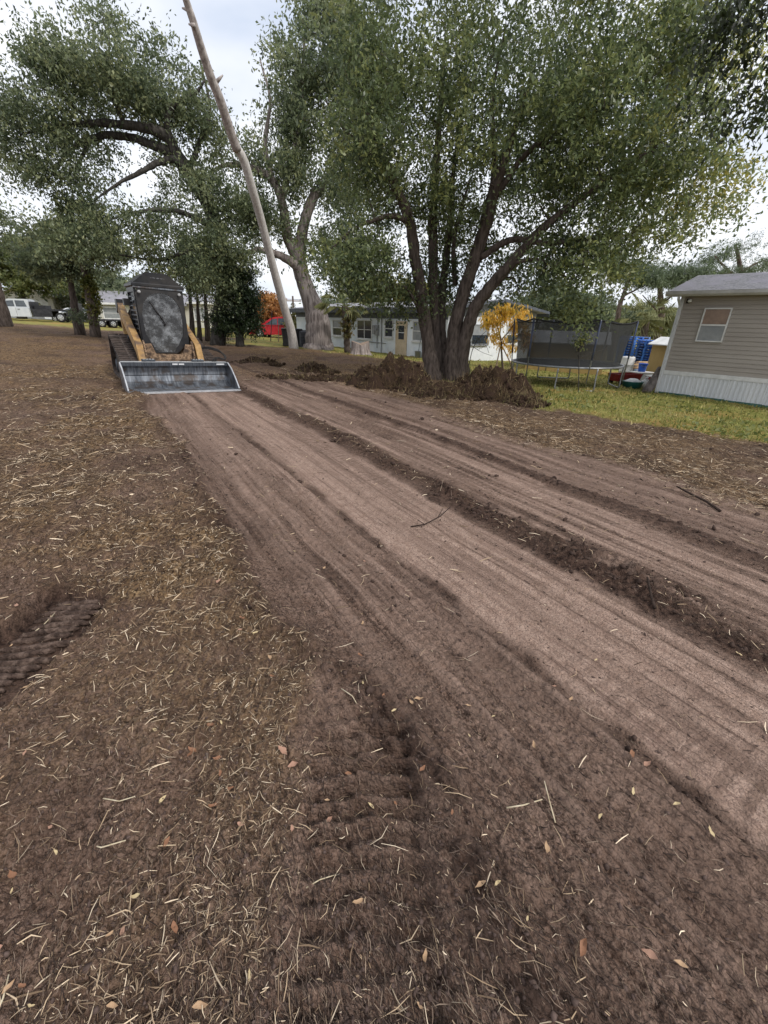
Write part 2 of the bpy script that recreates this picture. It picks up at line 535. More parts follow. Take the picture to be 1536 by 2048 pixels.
    l.new(n_b, cr.inputs[2])
    l.new(w_d, ad.inputs[0])
    ad.inputs[1].default_value = -0.45
    l.new(cr.outputs[0], ad.inputs[2])
    hsrc = ad.outputs[0]
    if use_attr:
        sb = n.new('ShaderNodeMath')
        sb.operation = 'MULTIPLY_ADD'
        l.new(groove, sb.inputs[0])
        sb.inputs[1].default_value = -0.55
        l.new(hsrc, sb.inputs[2])
        hsrc = sb.outputs[0]
    l.new(hsrc, bp.inputs['Height'])
    l.new(bp.outputs['Normal'], b.inputs['Normal'])
    return mt


# ------------------------------------------------------------------ mesh helpers
def np_mesh(name, v, f, mat=None, smooth=False, colors=None, cname='Col'):
    v = np.asarray(v, np.float32).reshape(-1, 3)
    f = np.asarray(f, np.int32)
    k = f.shape[1]
    me = bpy.data.meshes.new(name)
    me.vertices.add(len(v))
    me.vertices.foreach_set('co', v.ravel())
    me.loops.add(f.size)
    me.loops.foreach_set('vertex_index', f.ravel())
    me.polygons.add(len(f))
    me.polygons.foreach_set('loop_start', np.arange(0, f.size, k, dtype=np.int32))
    me.polygons.foreach_set('loop_total', np.full(len(f), k, np.int32))
    if smooth:
        me.polygons.foreach_set('use_smooth', np.ones(len(f), bool))
    if colors is not None:
        a = me.attributes.new(cname, 'FLOAT_COLOR', 'POINT')
        c = np.ones((len(v), 4), np.float32)
        c[:, :colors.shape[1]] = colors
        a.data.foreach_set('color', c.ravel())
    me.update(calc_edges=True)
    if mat:
        me.materials.append(mat)
    return me


def link(name, me, parent=None, kind=None):
    o = bpy.data.objects.new(name, me)
    col.objects.link(o)
    if parent:
        o.parent = parent
    if kind:
        o['kind'] = kind
    return o


def tag(o, label, cat=None, group=None):
    o['label'] = label
    if cat:
        o['category'] = cat
    if group:
        o['group'] = group
    return o


def thing(name, label, cat, loc=(0, 0, 0), rz=0.0, group=None):
    o = bpy.data.objects.new(name, None)
    o.empty_display_size = 0.2
    col.objects.link(o)
    o.location = loc
    o.rotation_euler = (0, 0, rz)
    return tag(o, label, cat, group)


class MB:
    """collects shapes; build() links them as one mesh object"""

    def __init__(s):
        s.v, s.f = [], []

    def add(s, v, f):
        k = len(s.v)
        s.v += [tuple(p) for p in v]
        s.f += [tuple(i + k for i in q) for q in f]
        return s

    def box(s, x0, x1, y0, y1, z0, z1):
        v = [(x, y, z) for x in (x0, x1) for y in (y0, y1) for z in (z0, z1)]
        return s.add(v, [(0, 1, 3, 2), (4, 6, 7, 5), (0, 4, 5, 1), (2, 3, 7, 6), (0, 2, 6, 4), (1, 5, 7, 3)])

    def bev(s, x0, x1, y0, y1, z0, z1, b=0.01):
        """box with chamfered upright edges and top"""
        def ring(z, d):
            X0, X1, Y0, Y1 = x0 + d, x1 - d, y0 + d, y1 - d
            return [(X0 + b, Y0, z), (X1 - b, Y0, z), (X1, Y0 + b, z), (X1, Y1 - b, z), (X1 - b, Y1, z), (X0 + b, Y1, z), (X0, Y1 - b, z), (X0, Y0 + b, z)]
        rs = [ring(z0, b * .7), ring(z0 + b, 0), ring(z1 - b, 0), ring(z1, b * .7)]
        v = sum(rs, [])
        f = [tuple(range(7, -1, -1)), tuple(range(24, 32))]
        for j in range(3):
            for i in range(8):
                f.append((j * 8 + i, j * 8 + (i + 1) % 8, j * 8 + 8 + (i + 1) % 8, j * 8 + 8 + i))
        return s.add(v, f)

    def prism(s, prof, x0, x1, axis='x', taper=None):
        """profile (a, b) pairs swept along an axis; taper = (fa, fb, ca, cb) scales the far end"""
        n = len(prof)

        def p3(a, b, t):
            return (t, a, b) if axis == 'x' else ((a, t, b) if axis == 'y' else (a, b, t))
        v = [p3(a, b, x0) for a, b in prof]
        if taper:
            fa, fb, ca, cb = taper
            v += [p3(ca + (a - ca) * fa, cb + (b - cb) * fb, x1) for a, b in prof]
        else:
            v += [p3(a, b, x1) for a, b in prof]
        f = [tuple(range(n)), tuple(range(2 * n - 1, n - 1, -1))]
        f += [(i, (i + 1) % n, n + (i + 1) % n, n + i) for i in range(n)]
        return s.add(v, f)

    def tube(s, pts, rad, sides=8, cap=True):
        P = [Vector(p) for p in pts]
        if not hasattr(rad, '__len__'):
            rad = [rad] * len(P)
        v, f = [], []
        prev = None
        for i, p in enumerate(P):
            d = (P[min(i + 1, len(P) - 1)] - P[max(i - 1, 0)])
            if d.length < 1e-6:
                d = Vector((0, 0, 1))
            d.normalize()
            if prev is None:
                a = d.orthogonal().normalized()
            else:
                a = prev - d * prev.dot(d)
                a = a.normalized() if a.length > 1e-6 else d.orthogonal().normalized()
            prev = a
            b = d.cross(a)
            for k in range(sides):
                t = 2 * PI * k / sides
                v.append(p + (a * math.cos(t) + b * math.sin(t)) * rad[i])
        for i in range(len(P) - 1):
            for k in range(sides):
                f.append((i * sides + k, i * sides + (k + 1) % sides, (i + 1) * sides + (k + 1) % sides, (i + 1) * sides + k))
        if cap:
            f.append(tuple(range(sides - 1, -1, -1)))
            f.append(tuple(range((len(P) - 1) * sides, len(P) * sides)))
        return s.add(v, f)

    def lathe(s, prof, c=(0, 0, 0), axis='z', sides=16):
        """(radius, height) profile turned about an axis through c"""
        v, f = [], []
        for r, h in prof:
            for k in range(sides):
                t = 2 * PI * k / sides
                a, b = r * math.cos(t), r * math.sin(t)
                q = (a, b, h) if axis == 'z' else ((h, a, b) if axis == 'x' else (a, h, b))
                v.append((c[0] + q[0], c[1] + q[1], c[2] + q[2]))
        m_ = len(prof)
        for i in range(m_ - 1):
            for k in range(sides):
                f.append((i * sides + k, i * sides + (k + 1) % sides, (i + 1) * sides + (k + 1) % sides, (i + 1) * sides + k))
        f.append(tuple(range(sides - 1, -1, -1)))
        f.append(tuple(range((m_ - 1) * sides, m_ * sides)))
        return s.add(v, f)

    def quad(s, a, b, c, d):
        return s.add([a, b, c, d], [(0, 1, 2, 3)])

    def mesh(s, name, mat, smooth=False):
        me = bpy.data.meshes.new(name)
        me.from_pydata(s.v, [], s.f)
        if mat:
            me.materials.append(mat)
        if smooth:
            me.polygons.foreach_set('use_smooth', [True] * len(me.polygons))
        me.update()
        return me

    def build(s, name, mat, parent=None, smooth=False, kind=None):
        return link(name, s.mesh(name, mat, smooth), parent, kind)


def arc(c, r, a0, a1, n):
    return [(c[0] + r * math.cos(a0 + (a1 - a0) * i / (n - 1)), c[1] + r * math.sin(a0 + (a1 - a0) * i / (n - 1))) for i in range(n)]


# ------------------------------------------------------------------ material set
MAT = dict(
    ground=soil_mat('ground_soil'),
    pile=soil_mat('pile_soil', False),
    bark=M('bark_brown', (0.044, 0.034, 0.028), (0.145, 0.115, 0.097), 9, 0.9, bump=0.9, stretch=(1.6, 1.6, 0.35), spec=0.15),
    bark_dark=M('bark_dark', (0.030, 0.027, 0.024), (0.105, 0.096, 0.086), 8, 0.9, bump=0.9, stretch=(1.5, 1.5, 0.4), spec=0.15),
    bark_grey=M('bark_grey', (0.13, 0.105, 0.096), (0.42, 0.365, 0.34), 4, 0.9, bump=1.0, stretch=(2.6, 2.6, 0.22), spec=0.15),
    bark_pine=M('bark_pine', (0.060, 0.043, 0.036), (0.19, 0.145, 0.125), 7, 0.9, bump=0.9, stretch=(1.4, 1.4, 0.5), spec=0.15),
    bare_wood=M('bare_wood', (0.44, 0.41, 0.38), (0.66, 0.63, 0.60), 5, 0.8, bump=0.3, stretch=(3, 3, 0.15), spec=0.2),
    snag_bark=M('snag_bark', (0.24, 0.205, 0.19), (0.55, 0.50, 0.47), 7, 0.9, bump=0.8, stretch=(1.3, 1.3, 0.8), spec=0.15),
    leaf=attr_mat('leaf', 0.40, 0.42, 0.5),
    dry=attr_mat('dry_stem', 0.8, 0.0, 0.2),
    blade=attr_mat('grass_blade', 0.6, 0.25, 0.25),
    twig=M('twig', (0.06, 0.045, 0.036), (0.15, 0.11, 0.085), 30, 0.9, spec=0.15),
)


# ------------------------------------------------------------------ ground
def build_ground():
    rs = [0.12]
    while rs[-1] < 700:
        r = rs[-1]
        d = (r * r + 2.25) / 1.5 / 420 * (0.72 if r < 3 else 0.95)
        cap = 0.0045 + 0.0095 * r if r < 40 else 0.06 * r
        rs.append(r + max(0.0045, min(d, cap)))
    rs = np.array(rs)
    fine = np.radians(np.linspace(-71, 71, 600))
    rest = np.radians(np.linspace(71, 289, 74)[1:-1])
    az = np.concatenate([fine, rest])
    nr, na = len(rs), len(az)
    R, A = np.meshgrid(rs, az, indexing='ij')
    x, y = (R * np.sin(A)).ravel(), (R * np.cos(A)).ravel()
    h, sand, lit, lawn, dark = soil(x, y)
    fade = 1 - sst(60, 120, np.hypot(x, y))
    z = macro(x, y) + h * fade
    v = np.stack([x, y, z], 1)
    v = np.vstack([v, [[0, 0, 0.0]]])
    i = np.arange(nr - 1)[:, None] * na
    j = np.arange(na)[None, :]
    j2 = (j + 1) % na
    q = np.stack([i + j, i + na + j, i + na + j2, i + j2], -1).reshape(-1, 4)
    kinds = np.stack([sand, lit, lawn, dark], 1)
    kinds = np.vstack([kinds, [[0, 0, 0, 0]]])
    me = np_mesh('ground', v, q, MAT['ground'], True, kinds, 'Kind')
    lane = me.attributes.new('Lane', 'FLOAT_VECTOR', 'POINT')       # across and along the graded strips
    uu, vv = LU[0] * v[:, 0] + LU[1] * v[:, 1], LV[0] * v[:, 0] + LV[1] * v[:, 1]
    tread = sst(-0.35, 0.3, vn(vv * 0.5 + 4.1, uu * 1.2, 92)) * (band(uu, 1.58, 1.98, 0.05) + band(uu, 2.14, 2.42, 0.04) + 0.7 * band(uu, 3.1, 3.4, 0.06)) * (1 - sst(10.0, 12.0, vv))
    uv = np.stack([uu, vv, tread], 1).astype(np.float32)
    lane.data.foreach_set('vector', uv.ravel())
    # close the little disc under the photographer's feet
    o = link('ground', me, kind='structure')
    o['label'] = 'scraped brown soil lot with graded track lanes and lawn edges'
    return o


GROUND = build_ground()


def deep_print():
    """rolled soil ridges that the loader's tread left beside the photographer"""
    mt = M('pressed_soil', (0.028, 0.018, 0.014), (0.105, 0.070, 0.055), 22, 0.9, bump=1.0, bscale=75, spec=0.15, c3=(0.15, 0.105, 0.083), s3=30)
    rg = random.Random(3)
    for k in range(14):
        y0 = 1.24 + k * 0.0505
        xa = -1.84 + 0.05 * rg.random()
        xb = -1.50 - 0.07 * rg.random() - (0.06 if k < 2 else 0)
        P, rad = [], []
        for i in range(13):
            t = i / 12
            x_ = xa + (xb - xa) * t
            y_ = y0 + 0.055 * t + 0.010 * math.sin(t * 3 + k * .7) + 0.010 * (rg.random() - .5)
            z_ = float(macro(np.array([x_]), np.array([y_]))[0]) - 0.026 + 0.012 * t
            P.append(Vector((x_, y_, z_ + 0.003 * (rg.random() - .5))))
            rad.append((0.0175 + 0.006 * (rg.random() - .5)) * (0.35 if i in (0, 12) else 0.8 if i in (1, 11) else 1))
        mb = MB()
        mb.tube(P, rad, 8)
        mb.build('tread_ridge', mt, GROUND, True)


deep_print()


# ------------------------------------------------------------------ trees
def spline(P, n):
    """Catmull-Rom through points (rows), n samples a span"""
    P = np.asarray(P, float)
    Q = np.vstack([2 * P[0] - P[1], P, 2 * P[-1] - P[-2]])
    out = []
    for i in range(1, len(Q) - 2):
        for t in np.linspace(0, 1, n, endpoint=False):
            a, b, c, d = Q[i - 1], Q[i], Q[i + 1], Q[i + 2]
            out.append(0.5 * ((2 * b) + (c - a) * t + (2 * a - 5 * b + 4 * c - d) * t * t + (3 * b - a - 3 * c + d) * t ** 3))
    out.append(P[-1])
    return np.array(out)


def unit(a):
    return a / np.maximum(np.linalg.norm(a, axis=-1, keepdims=True), 1e-9)


def leaves_mesh(name, C, size, width, palette, tint, droop, rng, long_axis=None, fold=0.25):
    """C: leaf centres, tint: 0..1 for each leaf (dark to light end of the palette)"""
    n = len(C)
    d = unit(rng.normal(size=(n, 3)) + np.array([0, 0, -droop])) if long_axis is None else unit(long_axis + 0.35 * rng.normal(size=(n, 3)))
    nn = unit(rng.normal(size=(n, 3)) * 0.8 + np.array([0, 0, 0.6]))
    w = unit(np.cross(d, nn))
    nn = np.cross(w, d)
    L = size * (0.65 + 0.7 * rng.random((n, 1)))
    W = width * (0.65 + 0.7 * rng.random((n, 1)))
    a = C - d * L * 0.5
    b = C + w * W * 0.5 + nn * W * fold
    c = C + d * L * 0.5
    e = C - w * W * 0.5 + nn * W * fold
    v = np.stack([a, b, c, e], 1).reshape(-1, 3)
    f = np.arange(4 * n).reshape(-1, 4)
    pal = np.array(palette)
    t = np.clip(tint, 0, 1) * (len(pal) - 1)
    k = np.clip(t.astype(int), 0, len(pal) - 2)
    fr = (t - k)[:, None]
    colr = pal[k] * (1 - fr) + pal[k + 1] * fr
    colr = colr * (0.75 + 0.5 * rng.random((n, 1)))
    return np_mesh(name, v, f, MAT['leaf'], False, np.repeat(colr, 4, 0))


def make_tree(name, label, cat, base, limbs, blobs, n_cl, per, leaf, palette, bark='bark', group=None, cl_r=0.45, droop=0.5,
              seed=1, gap=None, tint_fn=None, flat=0.7, twig_r=0.012, hang=0.0, part='crown', twig_sides=4, shell=0.45):
    """limbs: lists of (point, radius); blobs: (centre, radii, weight) ellipsoids that the crown fills"""
    rng = np.random.default_rng(seed)
    base = Vector(base)
    b0 = np.array(base)
    root = thing(name, label, cat, base, 0, group)
    trunk, twigs = MB(), MB()
    nodes, nrad = [], []
    for lb in limbs:
        P = np.array([list(p) for p, r in lb])
        r = np.array([r for p, r in lb])
        S = spline(np.column_stack([P, r]), 5)
        wob = np.minimum(0.25 * np.abs(S[:, 3:4]), 0.035)
        pts = S[:, :3] + rng.normal(size=(len(S), 3)) * wob * 0.35
        rad = np.maximum(S[:, 3] * (1 + 0.06 * rng.normal(size=len(S)) * np.clip(0.12 / np.maximum(S[:, 3], .02), 0.1, 1)), 0.008)
        trunk.tube([Vector(p - b0) for p in pts], list(rad), 10 if rad[0] > 0.08 else 7)
        for p, q in zip(pts[2:], rad[2:]):
            nodes.append(p)
            nrad.append(q)
    nodes = np.array(nodes)
    nrad = np.array(nrad)
    # leaf clusters through the crown volume
    cs = []
    wts = np.array([b[2] for b in blobs], float)
    cnt = rng.multinomial(n_cl, wts / wts.sum())
    for (c, rd, _), k in zip(blobs, cnt):
        q = unit(rng.normal(size=(k * 3, 3))) * (rng.random((k * 3, 1)) ** shell)
        p = np.array(c) + q * np.array(rd)
        g = np.array([math.sin(p_[0] * 2.6 + seed) + math.sin(p_[1] * 2.2 + 2 * seed) + math.sin(p_[2] * 2.9 + p_[0] * .8) for p_ in p])
        p = p[g > gap][:k] if gap is not None else p[:k]
        cs.append(p)
    cs = np.vstack(cs)
    zmin = base_z(base.x, base.y) + 0.9
    cs = cs[cs[:, 2] > zmin]
    # join every cluster to the nearest wood already grown
    dist = np.array([np.min(np.sum((nodes - c) ** 2, 1)) for c in cs])
    order = np.argsort(dist)
    cap = len(nodes) + len(cs) * 2
    N = np.zeros((cap, 3))
    N[:len(nodes)] = nodes
    NR = np.zeros(cap)
    NR[:len(nodes)] = nrad
    n = len(nodes)
    for i in order:
        c = cs[i]
        d2 = np.sum((N[:n] - c) ** 2, 1)
        j = int(np.argmin(d2 + 0.25 * (NR[:n] < 0.011)))
        a = N[j]
        L = math.sqrt(d2[j])
        r0 = min(NR[j] * 0.6, 0.008 + 0.011 * L + twig_r)
        midp = (a + c) / 2 + np.array([0, 0, 0.12 * L]) + rng.normal(size=3) * 0.08 * L
        r1 = max(r0 * 0.4, 0.006)
        twigs.tube([Vector(a - b0), Vector(midp - b0), Vector(c - b0)], [r0, r0 * 0.7, r1], twig_sides, False)
        for p, r in ((midp, r0 * 0.7), (c, r1)):
            N[n] = p
            NR[n] = r
            n += 1
    # leaves
    k = len(cs)
    big = rng.random(k)
    rr = cl_r * (0.6 + 0.8 * rng.random((k, 1)))
    per_i = np.maximum(8, (per * (0.4 + 1.2 * rng.random(k))).astype(int))
    idx = np.repeat(np.arange(k), per_i)
    m_ = len(idx)
    # leaves sit along short sprays that fan outward from each cluster
    ns = 6
    cen = cs.mean(0)
    outw = unit(cs - cen)
    sd = unit(rng.normal(size=(k, ns, 3)) + 0.45 * outw[:, None, :] + np.array([0, 0, -0.15 - hang]))
    sd[:, :, 2] *= flat
    sp_ = rng.integers(0, ns, m_)
    tpos = rng.random((m_, 1)) ** 0.8
    LC = cs[idx] + sd[idx, sp_] * tpos * rr[idx] * 1.35 + rng.normal(size=(m_, 3)) * rr[idx] * 0.12
    LC[:, 2] -= hang * rr[idx][:, 0] * tpos[:, 0] ** 2 * 1.2
    tnt = 0.75 * big[idx] + 0.25 * rng.random(m_)
    if tint_fn:
        tnt = tint_fn(LC, tnt)
    LC = LC - b0
    trunk.build('trunk', MAT[bark], root, True)
    if twigs.f:
        twigs.build('branches', MAT[bark], root, True, 'stuff')
    o = link(part, leaves_mesh(part, LC, leaf[0], leaf[1], palette, tnt, droop, rng), root, 'stuff')
    return root


def L(y, *pts):
    """a limb from survey points (px, py, dy, radius)"""
    return [(at(a, b, y + d), r) for a, b, d, r in pts]


def B(px, py, y, rx, ry, w, rd=None):
    """a crown lobe: centre and half sizes in survey pixels, its own depth"""
    c = at(px, py, y)
    ex = (at(px + rx, py, y) - c).length
    ez = (at(px, py - ry, y) - c).length
    return (c, (ex, rd if rd else ex * 0.8, ez), w)


OAK = [(0.050, 0.068, 0.040), (0.115, 0.146, 0.080), (0.20, 0.232, 0.122), (0.31, 0.32, 0.155)]
CAMPHOR = [(0.038, 0.054, 0.028), (0.094, 0.126, 0.058), (0.175, 0.212, 0.090), (0.275, 0.285, 0.095), (0.44, 0.37, 0.085)]
YELLOWISH = [(0.10, 0.12, 0.035), (0.20, 0.19, 0.055), (0.30, 0.24, 0.07)]
PALE = [(0.07, 0.095, 0.06), (0.13, 0.16, 0.09), (0.20, 0.22, 0.12)]

# the many-stemmed tree behind the heaps
TY = 14.6


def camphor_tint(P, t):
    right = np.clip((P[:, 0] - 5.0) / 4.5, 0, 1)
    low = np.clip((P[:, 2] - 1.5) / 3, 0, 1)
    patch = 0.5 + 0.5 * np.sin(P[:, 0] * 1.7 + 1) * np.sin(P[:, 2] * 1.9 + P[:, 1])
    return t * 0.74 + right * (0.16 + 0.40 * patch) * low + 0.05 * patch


_tb = at(895, 742, TY)
_tb.z = base_z(_tb.x, _tb.y) - 0.1
make_tree('broadleaf_tree', 'big many-stemmed evergreen tree standing behind the dirt heaps', 'tree', _tb, [
    [(_tb + Vector((-.42, -.1, 0)), .34)] + L(TY, (858, 700, -.1, .23), (850, 640, -.1, .20), (840, 570, -.1, .185), (830, 510, -.2, .17), (818, 440, -.3, .15), (790, 370, -.5, .12), (765, 310, -.7, .09), (738, 240, -.9, .06), (720, 150, -1, .03)),
    [(_tb + Vector((-.18, .2, 0)), .30)] + L(TY, (872, 690, .2, .19), (868, 600, .2, .165), (866, 500, .2, .15), (868, 400, .3, .125), (873, 320, .4, .10), (882, 200, .5, .07), (890, 80, .6, .04)),
    [(_tb + Vector((.0, -.05, 0)), .28)] + L(TY, (884, 690, .4, .165), (883, 610, .5, .145), (892, 520, .7, .12), (901, 440, .9, .10), (906, 350, 1.1, .075), (925, 220, 1.3, .04)),
    [(_tb + Vector((.2, -.2, 0)), .34)] + L(TY, (905, 700, -.2, .24), (914, 640, -.2, .22), (926, 590, -.3, .20), (946, 530, -.4, .19), (966, 470, -.5, .165), (986, 400, -.7, .14), (1006, 330, -.9, .11), (1032, 250, -1.1, .08), (1065, 150, -1.3, .045)),
    L(TY, (935, 560, -.3, .15), (955, 490, -.1, .14), (974, 420, .1, .12), (990, 330, .3, .09), (984, 200, .5, .055), (1010, 60, .6, .03)),
    [(_tb + Vector((.42, -.1, 0)), .34)] + L(TY, (926, 700, -.3, .21), (938, 650, -.4, .20), (953, 610, -.5, .185), (985, 568, -.7, .165), (1022, 527, -.9, .145), (1062, 480, -1.1, .12), (1130, 420, -1.4, .09), (1205, 368, -1.7, .06), (1300, 300, -2, .03)),
    L(TY, (962, 515, -.5, .10), (1005, 487, -.8, .09), (1040, 478, -1, .08), (1090, 487, -1.2, .065), (1170, 480, -1.4, .045), (1260, 470, -1.6, .02)),
    L(TY, (822, 450, -.3, .08), (790, 432, -.6, .07), (750, 440, -.9, .055), (705, 460, -1.1, .035), (660, 500, -1.2, .02)),
    L(TY, (910, 570, .1, .08), (907, 500, .2, .07), (916, 440, .3, .055), (940, 360, .4, .03)),
    L(TY, (986, 400, -.7, .09), (1055, 305, -1, .07), (1150, 245, -1.3, .05), (1240, 200, -1.6, .025)),
    L(TY, (846, 640, 0, .05), (812, 575, -.4, .04), (770, 578, -.6, .03), (730, 590, -.8, .015)),
    L(TY, (790, 370, -.5, .06), (735, 300, -.9, .045), (690, 260, -1.2, .03), (650, 200, -1.4, .015)),
    L(TY, (1022, 527, -.9, .06), (1080, 520, -1.3, .045), (1140, 560, -1.7, .025)),
], [
    B(960, 300, TY, 270, 170, 30, 3.6), B(1230, 250, TY - .8, 235, 190, 30, 3.2), B(765, 260, TY - .5, 125, 185, 18, 3.0),
    B(705, 520, TY - .9, 100, 95, 11, 1.8), B(1270, 420, TY - 1, 190, 120, 18, 2.4), B(1150, 535, TY - 1.6, 80, 50, 4, 1.4), B(1165, 610, TY - 1.8, 30, 34, 1.0, 0.6),
    B(980, 60, TY, 380, 200, 34, 3.8), B(870, 470, TY + .4, 120, 110, 8, 2.4), B(1040, 520, TY - .3, 110, 70, 6, 2.0), B(1330, 120, TY - .5, 150, 170, 12, 2.2),
    B(800, 590, TY - .5, 70, 40, 2.5, 1.2), B(930, 560, TY + 1.2, 120, 60, 4, 1.5), B(1000, -150, TY, 350, 160, 10, 3.5),
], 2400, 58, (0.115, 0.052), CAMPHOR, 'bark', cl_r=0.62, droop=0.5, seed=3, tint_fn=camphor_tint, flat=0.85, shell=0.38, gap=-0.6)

# wide oak on the left
OY = 25.0
_ob = on_ground(432, 668)
_ob = at(432, 668, OY)
_ob.z = base_z(_ob.x, _ob.y) - 0.1
make_tree('oak_tree', 'broad dark oak with long crooked limbs spreading over the loader', 'tree', _ob, [
    [(_ob, .42)] + L(OY, (440, 620, 0, .34), (450, 560, 0, .34), (440, 480, -.2, .35), (412, 400, -.4, .34), (378, 345, -.6, .31), (350, 305, -.8, .28), (335, 275, -1, .24), (300, 258, -1.3, .20), (250, 250, -1.6, .17), (185, 247, -2, .13), (110, 252, -2.4, .08), (40, 270, -2.8, .04)),
    L(OY, (352, 308, -.8, .24), (310, 292, -1, .20), (265, 276, -1.2, .17), (215, 270, -1.5, .14), (175, 280, -1.8, .11), (140, 300, -2.2, .08), (110, 340, -2.5, .04)),
    L(OY, (395, 370, -.5, .20), (355, 322, -1, .16), (318, 326, -1.4, .13), (280, 345, -1.8, .10), (235, 368, -2.1, .06), (190, 400, -2.4, .03)),
    L(OY, (345, 295, -.9, .17), (334, 245, -1, .14), (350, 210, -1.1, .11), (392, 185, -1.2, .07), (410, 160, -1.3, .03)),
    L(OY, (250, 250, -1.6, .11), (225, 190, -1.8, .09), (215, 140, -1.9, .06), (220, 80, -2, .03)),
    L(OY, (185, 275, -1.7, .08), (160, 320, -2.2, .06), (150, 350, -2.4, .03)),
    L(OY, (440, 480, -.2, .16), (400, 440, -1.2, .13), (340, 420, -1.9, .10), (270, 425, -2.5, .06), (220, 440, -2.9, .03)),
    L(OY, (445, 520, 0, .14), (390, 500, -1.2, .10), (320, 520, -2, .07), (240, 510, -2.6, .03)),
    L(OY, (378, 345, -.6, .15), (400, 280, -.4, .11), (420, 220, -.2, .07), (400, 120, 0, .03)),
    L(OY, (185, 247, -2, .08), (130, 200, -2.2, .06), (70, 170, -2.5, .03)),
], [
    B(90, 240, OY - 2, 130, 115, 18, 2.6), B(200, 160, OY - 1.5, 110, 100, 16, 2.6), B(295, 180, OY - 1, 105, 85, 14, 2.6), B(190, 45, OY - 1.3, 45, 40, 3, 1.2),
    B(372, 275, OY - .6, 78, 95, 11, 2.4), B(130, 330, OY - 2, 95, 60, 7, 2.0), B(400, 400, OY - 1, 110, 60, 9, 2.2), B(130, 475, OY - 3, 70, 45, 5, 1.5),
    B(250, 460, OY - 2.4, 85, 50, 7, 1.8), B(370, 500, OY - 2, 100, 70, 10, 1.8), B(455, 500, OY - .8, 50, 85, 7, 1.8), B(430, 570, OY - .5, 60, 60, 5, 1.2),
    B(-60, 250, OY - 2, 110, 110, 8, 2.5), B(300, 80, OY - 1, 35, 30, 1.5, 1), B(340, 140, OY - 1, 40, 30, 2, 1.2), B(100, 150, OY - 2, 60, 40, 4, 1.5),
], 1650, 42, (0.165, 0.075), OAK, 'bark_dark', cl_r=0.85, droop=0.7, seed=5, flat=0.8, gap=0.1, shell=0.42, hang=0.12)

# pale-barked oak by the blue house
GY = 27.5
_gb = at(638, 694, GY)
_gb.z = base_z(_gb.x, _gb.y) - 0.1
_trunk2 = make_tree('oak_tree', 'old oak with thick pale furrowed trunk beside the blue house', 'tree', _gb, [
    [(_gb, 1.02), (_gb + Vector((0, 0, .3)), .86), (_gb + Vector((-.02, 0, .7)), .78)] + L(GY, (636, 645, 0, .72), (626, 612, 0, .58), (612, 575, 0, .46), (602, 545, 0, .42), (596, 515, 0, .38), (576, 478, -.2, .28), (571, 440, -.4, .24), (563, 400, -.6, .22), (545, 360, -.8, .20), (505, 336, -1, .16), (455, 330, -1.3, .11), (420, 345, -1.5, .06)),
    L(GY, (598, 530, 0, .36), (601, 490, .1, .32), (608, 450, .1, .29), (620, 410, .1, .26), (634, 378, .1, .24)),
    L(GY, (604, 545, 0, .30), (580, 522, -.5, .24), (550, 507, -1, .19), (515, 500, -1.4, .14), (492, 508, -1.7, .07)),
    L(GY, (563, 400, -.6, .18), (580, 330, -.4, .16), (600, 250, -.2, .13), (605, 150, 0, .09), (610, 60, 0, .04)),
    L(GY, (620, 410, .1, .16), (660, 350, .4, .14), (690, 270, .6, .11), (700, 160, .8, .05)),
    L(GY, (545, 360, -.8, .13), (530, 290, -.9, .11), (540, 200, -1, .07), (520, 120, -1, .03)),
], [
    B(600, 190, GY, 62, 140, 14, 2.6), B(690, 130, GY, 95, 150, 16, 3), B(560, 320, GY - .6, 75, 70, 8, 2), B(690, 360, GY, 80, 100, 9, 2.4),
    B(540, 440, GY - 1, 45, 50, 4, 1.4), B(650, 10, GY, 50, 50, 4, 2), B(500, 400, GY - 1, 45, 60, 4, 1.6), B(640, 470, GY - .5, 28, 30, 1, 1.0), B(690, 500, GY - 1, 60, 60, 4, 1.5),
], 900, 52, (0.19, 0.085), OAK, 'bark_grey', cl_r=0.95, droop=0.8, seed=8, hang=0.35, gap=-0.2)


def simple_tree(name, label, px, py, y, trunk_px, blobs, n, per, leaf, pal, bark='bark_dark', seed=20, cl=0.6, r=0.18, group=None, cat='tree', droop=.5, hang=0.0, gap=-.6, flat=.75):
    b = at(px, py, y)
    b.z = base_z(b.x, b.y) - 0.05
    lb = [(b, r * 1.25)]
    k = len(trunk_px)
    for i, (a, c) in enumerate(trunk_px):
        lb.append((at(a, c, y), r * (1 - 0.75 * (i + 1) / k)))
    return make_tree(name, label, cat, b, [lb], [B(*q) for q in blobs], n, per, leaf, pal, bark, group=group, cl_r=cl, seed=seed, droop=droop, hang=hang, gap=gap, flat=flat)


